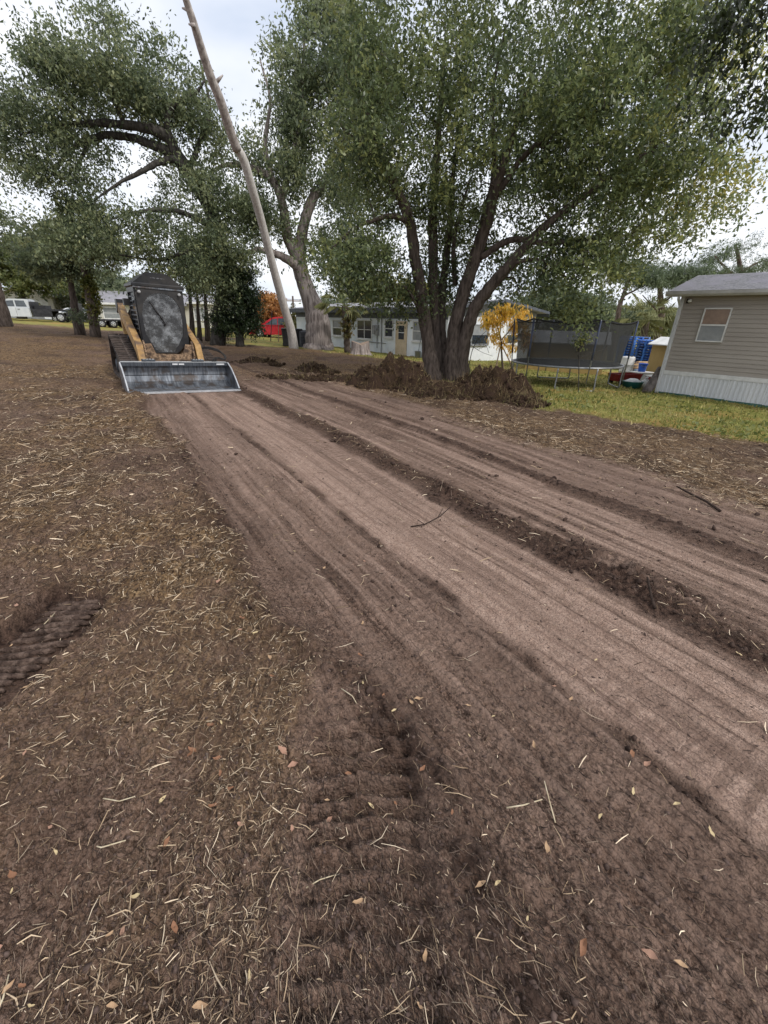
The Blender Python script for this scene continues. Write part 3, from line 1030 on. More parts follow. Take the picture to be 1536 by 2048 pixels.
simple_tree('oak_tree', 'leaning bare trunk tree in front of the far pale house', 152, 642, 26, [(147, 600), (140, 560), (128, 510), (120, 470)], [(115, 490, 26, 55, 45, 5, 1.5), (150, 530, 26, 50, 16, 1.5, 1.2), (85, 525, 26, 35, 26, 2, 1.2)], 150, 70, (.19, .09), OAK, 'bark', 21, r=.22)
simple_tree('oak_tree', 'ivy-wrapped trunk tree just left of the loader arm', 184, 642, 25, [(180, 600), (172, 560), (162, 510), (155, 460)], [(190, 485, 25, 55, 40, 4, 1.5), (170, 440, 25, 50, 40, 3, 1.5)], 150, 70, (.19, .09), OAK, 'bark', 22, r=.24)
_ivy = [(184, 610, 25, 9, 30, 3, .4), (178, 570, 25, 8, 25, 2, .35)]
simple_tree('ivy', 'yellow-green ivy climbing the trunk left of the loader arm', 184, 642, 24.75, [(183, 620), (180, 590), (177, 570)], _ivy, 60, 45, (.13, .09), [(0.06, 0.08, .02), (0.15, 0.16, .04), (.24, .2, .06)], 'bark', 23, cl=.25, r=.02, cat='plant')
simple_tree('shrub', 'loose grey-green shrub at the foot of two trunks by the far house', 165, 645, 25.5, [(163, 630), (160, 618)], [(168, 628, 25.5, 22, 16, 3, .5)], 40, 40, (.13, .05), PALE, 'bark', 24, cl=.3, r=.03, cat='plant')
simple_tree('oak_tree', 'pale yellow-green tree above the far house at left edge', 45, 640, 52, [(45, 600), (48, 560), (50, 520)], [(40, 540, 52, 45, 40, 5, 3), (70, 510, 52, 35, 30, 3, 3), (10, 530, 52, 30, 40, 3, 3), (90, 555, 52, 40, 25, 2, 3)], 240, 60, (.42, .2), [(0.05, 0.07, 0.03), (0.12, .145, .05), (.22, .21, .08)], 'bark_dark', 25, cl=1.4, r=.4)
simple_tree('oak_tree', 'trunk cut by the left edge of the picture beside the pickup', 4, 640, 30, [(2, 610), (-6, 570), (-20, 500)], [(-60, 440, 30, 60, 60, 4, 2)], 90, 60, (.22, .1), OAK, 'bark', 26, cl=.8, r=.42)
simple_tree('round_tree', 'grey-green wooded clump behind the low grey-roofed house', 225, 640, 62, [(225, 610), (222, 580)], [(215, 580, 62, 50, 30, 5, 5), (260, 590, 62, 45, 30, 4, 5), (180, 590, 62, 40, 25, 3, 5)], 260, 60, (.5, .25), PALE, 'bark_dark', 27, cl=1.6, r=.4)
simple_tree('cedar_tree', 'dense dark cedar with foliage down to the ground right of the loader', 478, 672, 25, [(478, 640), (480, 600), (482, 540), (484, 500)], [(478, 650, 25, 36, 22, 5, 1.2), (485, 610, 25, 36, 35, 6, 1.2), (482, 560, 25, 30, 35, 5, 1.0), (450, 640, 25, 26, 26, 3, .9), (500, 650, 25, 22, 20, 2, .8)], 300, 75, (.13, .05), [(0.010, 0.020, 0.009), (0.026, .044, .018), (.06, .085, .03)], 'bark_dark', 28, cl=.42, r=.2, gap=None, flat=1)
for k, (a, b_, r_, lab) in enumerate(((383, 664, .15, 'nearest the cab'), (397, 662, .13, 'in the middle'), (413, 664, .16, 'nearest the oak'))):
    simple_tree('slender_tree', 'slim straight trunk right of the loader cab, the one %s' % lab, a, b_, 27 + k, [(a - 1, 620), (a - 3, 580), (a - 4, 520)], [(a - 5, 530, 27 + k, 32, 50, 4, 1.2)], 70, 60, (.17, .08), OAK, 'bark', 30 + k, cl=.6, r=r_, group='slim trunks behind the loader')
simple_tree('autumn_tree', 'round tree with orange autumn leaves behind the red minivan', 538, 662, 42, [(538, 640), (536, 615)], [(536, 618, 42, 24, 30, 6, 1.6), (528, 640, 42, 16, 16, 2, 1), (556, 640, 42, 14, 20, 2, 1)], 170, 70, (.19, .11), [(0.16, 0.07, .025), (0.36, .17, .06), (.5, .28, .1)], 'bark_dark', 40, cl=.55, r=.15, gap=-1.2)
simple_tree('shrub', 'round olive shrub between minivan and blue house', 588, 672, 40, [(588, 655), (587, 640)], [(587, 645, 40, 14, 25, 4, .9)], 70, 60, (.16, .1), [(0.06, .07, .02), (.13, .13, .045), (.2, .18, .06)], 'bark_dark', 41, cl=.45, r=.05, cat='plant')
simple_tree('round_tree', 'low line of trees behind the blue house roof', 760, 640, 55, [(760, 610), (765, 590)], [(760, 590, 55, 60, 25, 4, 4), (830, 590, 55, 40, 22, 3, 4)], 150, 60, (.42, .2), [(0.07, .085, .03), (.16, .16, .05), (.26, .22, .07)], 'bark_dark', 42, cl=1.3, r=.3)
simple_tree('round_tree', 'pale grey-green tree behind the blue house gable', 1075, 640, 50, [(1075, 620), (1080, 600)], [(1080, 610, 50, 45, 25, 4, 4), (1120, 595, 50, 30, 25, 3, 3), (1180, 610, 50, 50, 20, 3, 3)], 190, 60, (.40, .2), PALE, 'bark_dark', 43, cl=1.2, r=.3)


def pine(label, px, py, y, trunk_px, r, pads, seed, extra=()):
    b = at(px, py, y)
    b.z = base_z(b.x, b.y)
    lb = [(b, r * 1.2)] + [(at(a, c, y), r * (1 - .6 * (i + 1) / len(trunk_px))) for i, (a, c) in enumerate(trunk_px)]
    limbs = [lb] + [[(at(a, c, y), rr) for a, c, rr in e] for e in extra]
    return make_tree('pine_tree', label, 'tree', b, limbs, [B(*q) for q in pads], 120, 60, (.34, .05), [(0.06, .085, .05), (.11, .145, .08), (.17, .205, .12)], 'bark_pine', cl_r=1.0, seed=seed, flat=.45, droop=-.3, gap=-.3)


pine('tall pine with flat needle pads beyond the mobile home roof', 1490, 640, 48, [(1490, 600), (1485, 560), (1478, 520), (1470, 490)], .32,
     [(1480, 498, 48, 50, 18, 4, 3), (1440, 515, 48, 30, 12, 3, 2), (1515, 530, 48, 40, 14, 3, 2), (1450, 545, 48, 55, 10, 4, 2), (1500, 545, 48, 40, 8, 2, 2)], 50,
     [[(1485, 565, .18), (1450, 535, .12), (1430, 512, .06)], [(1482, 545, .15), (1510, 528, .1), (1530, 520, .05)], [(1487, 570, .15), (1465, 550, .1), (1440, 548, .05)]])
pine('bare-trunked pine rising between trampoline and mobile home', 1322, 660, 38, [(1322, 640), (1321, 600), (1319, 565), (1316, 540)], .30,
     [(1340, 560, 38, 40, 14, 3, 2), (1370, 545, 38, 35, 12, 3, 2), (1300, 545, 38, 30, 12, 2, 2)], 51,
     [[(1320, 610, .1), (1345, 590, .07), (1365, 560, .04)], [(1321, 630, .08), (1305, 612, .06), (1285, 590, .03)]])
pine('thin leaning pine above the trampoline right of the big tree', 1235, 655, 36, [(1238, 620), (1247, 590), (1256, 560), (1262, 530)], .20,
     [(1265, 540, 36, 35, 14, 3, 2), (1290, 560, 36, 25, 10, 2, 1.5)], 52, [[(1247, 592, .08), (1275, 578, .05), (1285, 570, .03)]])

# a branchy tree outside the right edge whose leaves hang into the upper corner
_nb = Vector((8.6, 4.6, base_z(8.6, 4.6) - .1))
make_tree('overhanging_tree', 'dark leafy branches hanging into the upper right corner', 'tree', _nb, [
    [(_nb, .3), (_nb + Vector((-.1, .3, 2.5)), .22), (_nb + Vector((-.4, .8, 5)), .16), (Vector((6.9, 6.4, 6.9)), .08), (Vector((5.7, 6.9, 7.2)), .04)],
    [(Vector((8.2, 5.3, 4.6)), .1), (Vector((7.2, 6.2, 5.6)), .07), (Vector((6.2, 6.8, 5.5)), .03)],
], [B(1545, 60, 7, 120, 90, 6, .9), B(1440, 60, 7, 60, 70, 3, .6), B(1520, 190, 7, 45, 60, 3, .6), B(1450, 170, 7.2, 40, 50, 2, .5), B(1640, 150, 7, 140, 150, 5, .9)],
    95, 30, (.085, .036), [(0.016, .022, .012), (.024, .034, .012), (.05, .065, .022)], 'bark_dark', cl_r=.34, seed=60, droop=1.2, hang=.3, gap=-.5)


# ------------------------------------------------------------------ dirt heaps
def dirt_pile(label, px, py_top, y, rx, ry, seed, rot=0.0, fib=1500, group=None):
    top = at(px, py_top, y)
    g = base_z(top.x, top.y)
    H = (top.z - g) * 0.86
    root = thing('dirt_pile', label, 'dirt heap', (top.x, top.y, g), rot, group)
    nr, na = 64, 130
    rr = np.linspace(0, 1.25, nr)
    aa = np.linspace(0, 2 * PI, na, endpoint=False)
    R, A = np.meshgrid(rr, aa, indexing='ij')
    x, yy = (R * np.cos(A) * rx).ravel(), (R * np.sin(A) * ry).ravel()

    def hgt(x, yy):
        q = np.hypot(x / rx, yy / ry) + 0.22 * fbm(x * 1.3 + seed, yy * 1.3, seed, 3)
        s = np.clip(1 - q, 0, 1)
        z = H * (0.55 * s + 0.45 * sst(0, 1, s)) * 1.05
        k = np.clip(s * 5, 0, 1)
        return z + k * (0.15 * np.abs(fbm(x * 2.6, yy * 2.6, seed + 5, 3)) + 0.09 * fbm(x * 6, yy * 6, seed + 9, 3) + 0.05 * np.abs(fbm(x * 14, yy * 14, seed + 12, 2))) * min(1.0, H * 1.6) - 0.06 * (q > 1.0) - 0.02
    z = hgt(x, yy)
    v = np.stack([x, yy, z], 1)
    i = np.arange(nr - 1)[:, None] * na
    j = np.arange(na)[None, :]
    q = np.stack([i + j, i + na + j, i + na + (j + 1) % na, i + (j + 1) % na], -1).reshape(-1, 4)
    link('soil', np_mesh('soil', v, q, MAT['pile'], True), root)
    # roots and torn grass sticking out of the heap
    rng = np.random.default_rng(seed)
    a = rng.random(fib) * 2 * PI
    r = np.sqrt(rng.random(fib)) * 1.05
    cx, cy = r * np.cos(a) * rx, r * np.sin(a) * ry
    link('torn_roots', ribbons('torn_roots', cx, cy, hgt(cx, cy) + 0.012, rng, 0.06, 0.26, 0.006,
                               [(.05, .035, .022), (.15, .10, .06), (.30, .22, .12), (.16, .15, .06)], tilt=0.6), root, 'stuff')
    # loose clods lying on the slope
    nc = int(160 * rx)
    a = rng.random(nc) * 2 * PI
    r = 0.35 + 0.85 * rng.random(nc) ** 0.7
    cx, cy = r * np.cos(a) * rx, r * np.sin(a) * ry
    sz = 0.018 + 0.05 * rng.random(nc) ** 3
    t5 = (1 + 5 ** .5) / 2
    V = np.array([(-1, t5, 0), (1, t5, 0), (-1, -t5, 0), (1, -t5, 0), (0, -1, t5), (0, 1, t5), (0, -1, -t5), (0, 1, -t5), (t5, 0, -1), (t5, 0, 1), (-t5, 0, -1), (-t5, 0, 1)]) / 1.9
    F5 = np.array([(0, 11, 5), (0, 5, 1), (0, 1, 7), (0, 7, 10), (0, 10, 11), (1, 5, 9), (5, 11, 4), (11, 10, 2), (10, 7, 6), (7, 1, 8), (3, 9, 4), (3, 4, 2), (3, 2, 6), (3, 6, 8), (3, 8, 9), (4, 9, 5), (2, 4, 11), (6, 2, 10), (8, 6, 7), (9, 8, 1)])
    P = V[None] * (1 + 0.3 * rng.normal(size=(nc, 12, 1))) * sz[:, None, None] + np.stack([cx, cy, np.maximum(hgt(cx, cy), 0) + sz * .3], 1)[:, None, :]
    link('clods', np_mesh('clods', P.reshape(-1, 3), (np.arange(nc)[:, None, None] * 12 + F5[None]).reshape(-1, 3), MAT['pile'], False), root, 'stuff')
    return root


def ribbons(name, cx, cy, cz, rng, l0, l1, w, palette, tilt=0.12, height=None, mat='dry', yaw=None, wscale=None, bias=1.0, seg=2):
    """thin bent strips (straw, roots) as one mesh of two quads each"""
    n = len(cx)
    a = rng.random(n) * 2 * PI if yaw is None else yaw
    ln = (l0 + (l1 - l0) * rng.random(n) ** 3.0) * (1 if wscale is None else wscale ** 0.5)
    dz = rng.normal(size=n) * tilt * ln
    dx, dy = np.cos(a) * ln / 2, np.sin(a) * ln / 2
    bend = rng.normal(size=n) * 0.08 * ln
    ww = w * (0.45 + 0.9 * rng.random(n)) * (1 if wscale is None else wscale)
    px, py = -np.sin(a) * ww / 2, np.cos(a) * ww / 2
    e0 = np.stack([cx - dx, cy - dy, cz - dz], 1)
    e1 = np.stack([cx + dx, cy + dy, cz + dz], 1)
    if height is not None:
        for e in (e0, e1):
            e[:, 2] = np.maximum(height(e[:, 0], e[:, 1]) + 0.0015, e[:, 2])
    mid = (e0 + e1) / 2 + np.stack([-np.sin(a) * bend, np.cos(a) * bend, 0.02 * ln], 1)
    if height is not None:
        mid[:, 2] = np.maximum(mid[:, 2], height(mid[:, 0], mid[:, 1]) + 0.002)
    sd = np.stack([px, py, rng.normal(size=n) * ww * 0.35], 1)
    v = np.stack([e0 - sd * .6, e0 + sd * .6, mid - sd, mid + sd, e1 - sd * .5, e1 + sd * .5], 1).reshape(-1, 3)
    if seg == 1:
        v = v.reshape(-1, 6, 3)[:, [0, 1, 5, 4]].reshape(-1, 3)
        f = np.arange(4 * n).reshape(-1, 4)
    else:
        b = np.arange(n)[:, None] * 6
        f = np.concatenate([b + np.array([[0, 2, 3, 1]]), b + np.array([[2, 4, 5, 3]])], 1).reshape(-1, 4)
    pal = np.array(palette)
    t = rng.random(n) ** bias * (len(pal) - 1)
    k = np.clip(t.astype(int), 0, len(pal) - 2)
    c = pal[k] + (pal[k + 1] - pal[k]) * (t - k)[:, None]
    c *= 0.7 + 0.6 * rng.random((n, 1))
    return np_mesh(name, v, f, MAT[mat], False, np.repeat(c, 4 if seg == 1 else 6, 0))


dirt_pile('tall dark dirt heap left of the many-stemmed tree', 782, 707, 12.2, 1.25, 1.15, 201)
dirt_pile('broad dirt heap between the many-stemmed tree and the trampoline', 985, 731, 11.4, 1.15, 1.0, 202, fib=1900)
dirt_pile('low saddle of dug dirt at the foot of the many-stemmed tree', 880, 762, 11.2, 1.3, 1.0, 203, fib=1300)
dirt_pile('small dark clod heap left of the tall dirt heap', 627, 722, 14.5, .75, .5, 204, fib=500)
dirt_pile('small clod heap on the scraped ground right of the loader bucket', 510, 713, 16.0, .9, .5, 205, fib=500)
dirt_pile('flat ridge of turned soil just left of the tall dirt heap', 690, 745, 12.6, 1.3, .6, 206, fib=700)
dirt_pile('low tail of dirt running towards the trampoline', 1050, 788, 10.3, .5, .45, 207, fib=700)
dirt_pile('low mat of torn sod beside the graded lane', 575, 748, 12.5, .8, .45, 208, fib=500)


# ------------------------------------------------------------------ straw, crumbs, dead leaves, sticks
def full_h(x, y):
    return macro(x, y) + soil(x, y)[0]


def strew(n, r0, r1, seed, weight, spread=68):
    rng = np.random.default_rng(seed)
    a = np.radians(rng.uniform(-spread, spread, n))
    r = r0 * (r1 / r0) ** rng.random(n)
    x, y = r * np.sin(a), r * np.cos(a)
    s = soil(x, y)
    keep = rng.random(n) < weight(x, y, s)
    return x[keep], y[keep], (macro(x, y) + s[0])[keep], rng


STRAW = [(.040, .026, .018), (.12, .080, .052), (.27, .19, .12), (.47, .355, .235), (.70, .58, .43)]
def mulch(x, y, s):
    return np.clip(s[2] * 0.95 * (0.75 + 0.25 * sst(1.4, 2.6, y)) + 0.004, 0, 1)


for nm_, n_, r0_, r1_, sd_, lab_, l1_ in (('straw_litter', 235000, 0.35, 4.0, 301, 'chopped dry grass stems matted over the near turned soil', 0.075), ('straw_mulch', 230000, 4.0, 15, 304, 'brown chopped mulch spread over the farther ground', 0.10)):
    x, y, z, g = strew(n_, r0_, r1_, sd_, mulch)
    r_ = np.hypot(x, y)
    o = link(nm_, ribbons(nm_, x, y, z + 0.006, g, 0.007, l1_, 0.0028, STRAW, 0.13, full_h, wscale=np.clip(r_ / 2.2, 0.6, 2.6), bias=1.7, seg=2 if r1_ < 5 else 1), kind='stuff')
    tag(o, lab_, 'straw')
# short fibres dragged along the scraped strips
x, y, z, g = strew(64000, 0.35, 9, 303, lambda x, y, s: np.clip(0.75 * (1 - s[2]) * (1 - s[3]) * (1 - s[1]) ** 2, 0, 1))
r_ = np.hypot(x, y)
o = link('soil_fibres', ribbons('soil_fibres', x, y, z + 0.003, g, 0.008, 0.05, 0.0022, [(.020, .014, .011), (.05, .034, .027), (.12, .085, .066), (.27, .20, .145)], 0.10, full_h, wscale=np.clip(r_ / 2, 0.8, 2.6), bias=1.5, yaw=math.atan2(LV[1], LV[0]) + g.normal(size=len(x)) * .45), kind='stuff')
tag(o, 'short dark root fibres combed along the scraped strips', 'fibres')
# sparse pale pieces lying on the scraped strips
x, y, z, g = strew(16000, 0.35, 12, 302, lambda x, y, s: np.clip(0.12 * (1 - s[2]) * (1 - s[3]) * (1 - 0.6 * s[1]) + 0.35 * (s[1] < .4) * (LU[0] * x + LU[1] * y > 4.1), 0, 1))
r_ = np.hypot(x, y)
o = link('loose_straw', ribbons('loose_straw', x, y, z + 0.005, g, 0.012, 0.11, 0.0030, STRAW[1:], 0.08, full_h, wscale=np.clip(r_ / 2.2, 0.8, 3.0), bias=0.9), kind='stuff')
tag(o, 'sparse pale grass bits on the bare scraped strips', 'straw')


def crumbs(name, label, n, r0, r1, seed, weight, s0, s1, mat):
    x, y, z, g = strew(n, r0, r1, seed, weight)
    k = len(x)
    ico = []
    t = (1 + 5 ** .5) / 2
    V = np.array([(-1, t, 0), (1, t, 0), (-1, -t, 0), (1, -t, 0), (0, -1, t), (0, 1, t), (0, -1, -t), (0, 1, -t), (t, 0, -1), (t, 0, 1), (-t, 0, -1), (-t, 0, 1)]) / 1.9
    F = np.array([(0, 11, 5), (0, 5, 1), (0, 1, 7), (0, 7, 10), (0, 10, 11), (1, 5, 9), (5, 11, 4), (11, 10, 2), (10, 7, 6), (7, 1, 8), (3, 9, 4), (3, 4, 2), (3, 2, 6), (3, 6, 8), (3, 8, 9), (4, 9, 5), (2, 4, 11), (6, 2, 10), (8, 6, 7), (9, 8, 1)])
    sz = (s0 + (s1 - s0) * g.random(k) ** 3) * np.clip(np.hypot(x, y) / 3, 0.8, 1.5)
    P = V[None] * (1 + 0.35 * g.normal(size=(k, 12, 1))) * sz[:, None, None] * (0.6 + 0.8 * g.random((k, 1, 3)))
    P = P + np.stack([x, y, z + sz * 0.25], 1)[:, None, :]
    f = (np.arange(k)[:, None, None] * 12 + F[None]).reshape(-1, 3)
    o = link(name, np_mesh(name, P.reshape(-1, 3), f, mat, False), kind='stuff')
    return tag(o, label, 'soil')


MAT['crumb'] = M('soil_crumb', (0.045, 0.030, 0.025), (0.13, 0.092, 0.078), 40, 0.95, spec=0.1)
MAT['crumb_dark'] = M('soil_crumb_dark', (0.030, 0.020, 0.016), (0.085, 0.057, 0.046), 30, 0.95, spec=0.1)
crumbs('soil_crumbs', 'fine dark crumbs of soil on the scraped ground', 17000, 0.35, 6, 311, lambda x, y, s: np.clip(0.55 * (1 - s[1]) * (1 - s[3]) * np.clip(1.2 - 0.2 * np.hypot(x, y), .1, 1) + 0.05, 0, 1), 0.0020, 0.009, MAT['crumb'])
crumbs('soil_clods', 'dark clods heaped along the ridges between lanes', 13000, 1.2, 13, 312, lambda x, y, s: np.clip(s[4] ** 2 * 0.8 * (1 - s[1]) * (1 - s[3]), 0, 1), 0.004, 0.020, MAT['crumb_dark'])

# dead leaves, one by one
LEAFC = [M('dead_leaf_tan', (0.30, 0.18, 0.10), (0.48, 0.33, 0.20), 40, .7), M('dead_leaf_brown', (0.17, 0.08, 0.045), (0.30, 0.15, 0.08), 40, .7),
         M('dead_leaf_pale', (0.40, 0.30, 0.15), (0.56, 0.45, 0.27), 40, .7), M('dead_leaf_rose', (0.26, 0.13, 0.085), (0.44, 0.27, 0.19), 60, .6)]


def leaf_mesh(k, mat, ratio, curl):
    n = 7
    v, f = [], []
    for i in range(n):
        t = i / (n - 1)
        w = ratio * 0.5 * (math.sin(PI * min(1, t * 1.02 + .01)) ** 0.8) * (1 - .25 * t)
        zc = curl * 0.55 * (t - .5) ** 2 * 4 * 0.5
        for s in (-1, 0, 1):
            v.append((s * w * (1 + .10 * math.sin(i * 2.3 + s * 1.7 + k)) + .10 * curl * math.sin(t * 4 + k), t - .5, zc + abs(s) * w * (0.9 * curl) + 0.05 * math.sin(i * 2 + s + k)))
    for i in range(n - 1):
        for j in range(2):
            a = i * 3 + j
            f.append((a, a + 1, a + 4, a + 3))
    mb = MB()
    mb.add(v, f)
    return mb.mesh('dead_leaf', mat, True)


LEAVES = [leaf_mesh(i, LEAFC[i % 4], (.42, .5, .38, .55)[i % 4], (0.5, 0.8, 0.25, 0.6, 0.9, 0.4, .7, .3)[i]) for i in range(8)]
LEAFWORD = ['tan', 'brown', 'pale', 'rosy brown']


def put_leaf(x, y, k, size, label, group):
    o = link('dead_leaf', LEAVES[k])
    o.location = (x, y, gh(x, y) + 0.010)
    o.rotation_euler = (random.uniform(-.3, .3), random.uniform(-.3, .3), random.uniform(0, 6.28))
    o.scale = (size,) * 3
    tag(o, label, 'leaf', group)


for px, py, k, s, lab in ((567, 1520, 3, .05, 'large rosy dead leaf beside the soft track print'), (1160, 1910, 1, .042, 'reddish brown leaf at the bottom of the dark furrow'),
                          (822, 1410, 0, .04, 'tan leaf on the slope of the straw edge'), (540, 1318, 0, .042, 'pale tan leaf in the straw right of the deep print'),
                          (318, 1488, 2, .035, 'yellow leaf on straw left of the soft print'), (1090, 1705, 0, .042, 'pale pointed leaf on the scraped strip near the lower right'),
                          (440, 1178, 3, .045, 'pale pinkish leaf on straw above the deep print')):
    p = on_ground(px, py)
    put_leaf(p.x, p.y, k, s, lab, None)
_n = 0
_rl = random.Random(5)
while _n < 80:
    px, py = _rl.uniform(0, 1536), _rl.uniform(1080, 2040)
    p = on_ground(px, py)
    u_ = LU[0] * p.x + LU[1] * p.y
    if u_ > 1.5 and _rl.random() > 0.06:
        continue
    k = _rl.randrange(8)
    where = 'among straw' if u_ < .6 else 'on bare scraped soil'
    spot = ['upper', 'middle', 'lower'][min(2, int((py - 1080) / 320))] + ' ' + ['left', 'centre', 'right'][min(2, int(px / 512))]
    sz_ = _rl.uniform(.016, .036)
    put_leaf(p.x, p.y, k, sz_ * (1 + 0.12 * p.y), '%s %s dead leaf lying %s in the %s foreground' % ('tiny' if sz_ < .026 else 'small', LEAFWORD[k % 4], where, spot), 'dead leaves %s' % where)
    _n += 1


def stick(name, label, pts, r, mat='twig', forks=()):
    """pts: survey points on the ground with a height above it"""
    P = []
    for px, py, h in pts:
        q = on_ground(px, py)
        P.append(Vector((q.x, q.y, gh(q.x, q.y) + r + h)))
    b = P[0]
    root = thing(name, label, 'stick', b)
    mb = MB()
    mb.tube([p - b for p in P], [r * (1 - .5 * i / len(P)) for i in range(len(P))], 6)
    mb.build('stem', MAT[mat], root, True)
    for fk in forks:
        Q = []
        for px, py, h in fk:
            q = on_ground(px, py)
            Q.append(Vector((q.x, q.y, gh(q.x, q.y) + r * .6 + h)))
        m2 = MB()
        m2.tube([p - b for p in Q], [r * .6 * (1 - .5 * i / len(Q)) for i in range(len(Q))], 5)
        m2.build('side_twig', MAT[mat], root, True)


MAT['dark_twig'] = M('dark_twig', (0.022, 0.016, 0.013), (0.06, 0.042, 0.034), 40, .9, spec=.1)
MAT['pale_twig'] = M('pale_twig', (0.40, 0.32, 0.20), (0.62, 0.54, 0.40), 40, .8, spec=.1)
stick('twig', 'forked dark twig lying across the packed lane', [(822, 1048, 0), (850, 1046, .01), (880, 1034, .03), (900, 1020, .05)], .006, 'dark_twig', [[(875, 1036, .03), (885, 1022, .05)], [(850, 1046, .01), (835, 1040, .03)]])
stick('twig', 'short dark stick standing askew in the packed lane', [(1308, 1222, 0), (1298, 1205, .02), (1287, 1178, .05)], .010, 'dark_twig')
stick('twig', 'long black stick on the purple-grey strip at right', [(1440, 1024, 0), (1410, 1008, .01), (1380, 992, .02), (1352, 978, .04)], .014, 'dark_twig')
stick('twig', 'pale split stalk on the scraped strip at lower right', [(1012, 1620, 0), (1045, 1617, .004), (1083, 1604, .012)], .0030, 'pale_twig')
stick('twig', 'bundle of pale stalk standing up from the scraped strip', [(1110, 1648, 0), (1098, 1612, .01), (1084, 1578, .03)], .0026, 'pale_twig')
stick('twig', 'long pale stalk in straw left of the soft print', [(190, 1700, 0), (212, 1716, .006), (260, 1702, .012)], .0025, 'pale_twig')
stick('twig', 'thin pale stalk lying across the soft print', [(612, 1774, 0), (640, 1760, .004), (672, 1744, .008)], .0020, 'pale_twig')
stick('twig', 'pale tilted stalk at the lower left edge', [(0, 2046, 0), (18, 2010, .006), (30, 1965, .012)], .0025, 'pale_twig', [[(12, 2020, .004), (8, 1968, .012)]])
stick('twig', 'straight yellow stem in the straw at lower left', [(214, 1616, 0), (245, 1619, .003), (278, 1621, .005)], .0022, 'pale_twig')
stick('twig', 'crooked pale root at the straw edge above the furrow', [(683, 1384, 0), (705, 1400, .008), (722, 1422, .002)], .0024, 'pale_twig')
stick('twig', 'long pale root beside the deep print', [(60, 1262, 0), (85, 1245, .01), (110, 1222, .02)], .0030, 'pale_twig')

# lawn blades
x, y, z, g = strew(52000, 8.0, 26, 321, lambda x, y, s: np.clip(s[3] * 1.0, 0, 1), 50)
n_ = len(x)
hgt_ = (0.04 + 0.07 * g.random(n_) ** 2)
yaw_ = g.random(n_) * 2 * PI
w_ = 0.006 + 0.0011 * np.hypot(x, y) * (0.5 + g.random(n_))
lean = g.normal(size=(n_, 2)) * 0.035
c0 = np.stack([x, y, z - 0.01], 1)
sd = np.stack([np.cos(yaw_) * w_, np.sin(yaw_) * w_, 0 * w_], 1)
tip = c0 + np.column_stack([lean, hgt_])
v = np.stack([c0 - sd, c0 + sd, tip], 1).reshape(-1, 3)
pal = np.array([(.12, .14, .035), (.23, .235, .065), (.34, .31, .115), (.44, .34, .16)])
t = np.clip(g.random(n_) * .8 + .35 * fbm(x * .6, y * .6, 77, 3), 0, 1) * 3
k = np.clip(t.astype(int), 0, 2)
c = (pal[k] + (pal[k + 1] - pal[k]) * (t - k)[:, None]) * (0.7 + .6 * g.random((n_, 1)))
o = link('grass', np_mesh('grass', v, np.arange(3 * n_).reshape(-1, 3), MAT['blade'], False, np.repeat(c, 3, 0)), kind='stuff')
tag(o, 'short patchy yellow-green lawn grass around the houses', 'grass')
# broad low weeds in the lawn by the trampoline
x, y, z, g = strew(5000, 8.0, 15, 322, lambda x, y, s: np.clip(s[3] * (fbm(x * .9, y * .9, 78, 3) > .05), 0, 1), 45)
C = np.stack([x, y, z + 0.03 + 0.03 * g.random(len(x))], 1)
o = link('weeds', leaves_mesh('weeds', C, 0.10, 0.06, [(.10, .125, .035), (.18, .205, .065), (.30, .31, .13)], g.random(len(x)), -.2, g), kind='stuff')
tag(o, 'low broad-leaved weeds growing in the lawn before the trampoline', 'weeds')

# ------------------------------------------------------------------ leaning dead trunk
PY = 26.5
_pb = at(588, 694, PY)
_pb.z = base_z(_pb.x, _pb.y) - 0.1
root = thing('leaning_dead_tree', 'tall leaning dead pine trunk, bare and white on its lower half', 'dead tree', _pb)
low = [(_pb, 0.281)] + L(PY, (582, 660, -.5, 0.242), (570, 620, -1.1, 0.218), (556, 570, -1.9, 0.203), (540, 510, -2.8, 0.191), (522, 440, -3.8, 0.183), (505, 380, -4.7, 0.176), (488, 322, -5.4, 0.168), (472, 294, -5.8, 0.164))
up = L(PY, (474, 300, -5.75, 0.173), (458, 255, -6.3, 0.165), (440, 200, -6.9, 0.156), (420, 150, -7.4, 0.144), (402, 95, -7.9, 0.129), (387, 45, -8.3, 0.113), (372, 0, -8.6, 0.098), (350, -70, -9.1, 0.070))
for nm, ll, mt in (('bare_wood', low, 'bare_wood'), ('bark_sleeve', up, 'snag_bark')):
    S = spline(np.array([list(p - _pb) + [r] for p, r in ll]), 5)
    mb = MB()
    mb.tube([Vector(s[:3]) for s in S], list(S[:, 3] * (1 + .02 * RNG.normal(size=len(S)))), 12)
    mb.build(nm, MAT[mt], root, True)
for a, b_ in (((382, 22), (364, 16)), ((390, 52), (377, 48)), ((432, 165), (446, 150))):
    mb = MB()
    p, q = at(*a, PY - (8.4 if a[1] < 100 else 7.2)) - _pb, at(*b_, PY - (8.4 if a[1] < 100 else 7.2)) - _pb
    mb.tube([p, (p + q) / 2, q], [.07, .05, .02], 6)
    mb.build('branch_stub', MAT['snag_bark'], root, True)

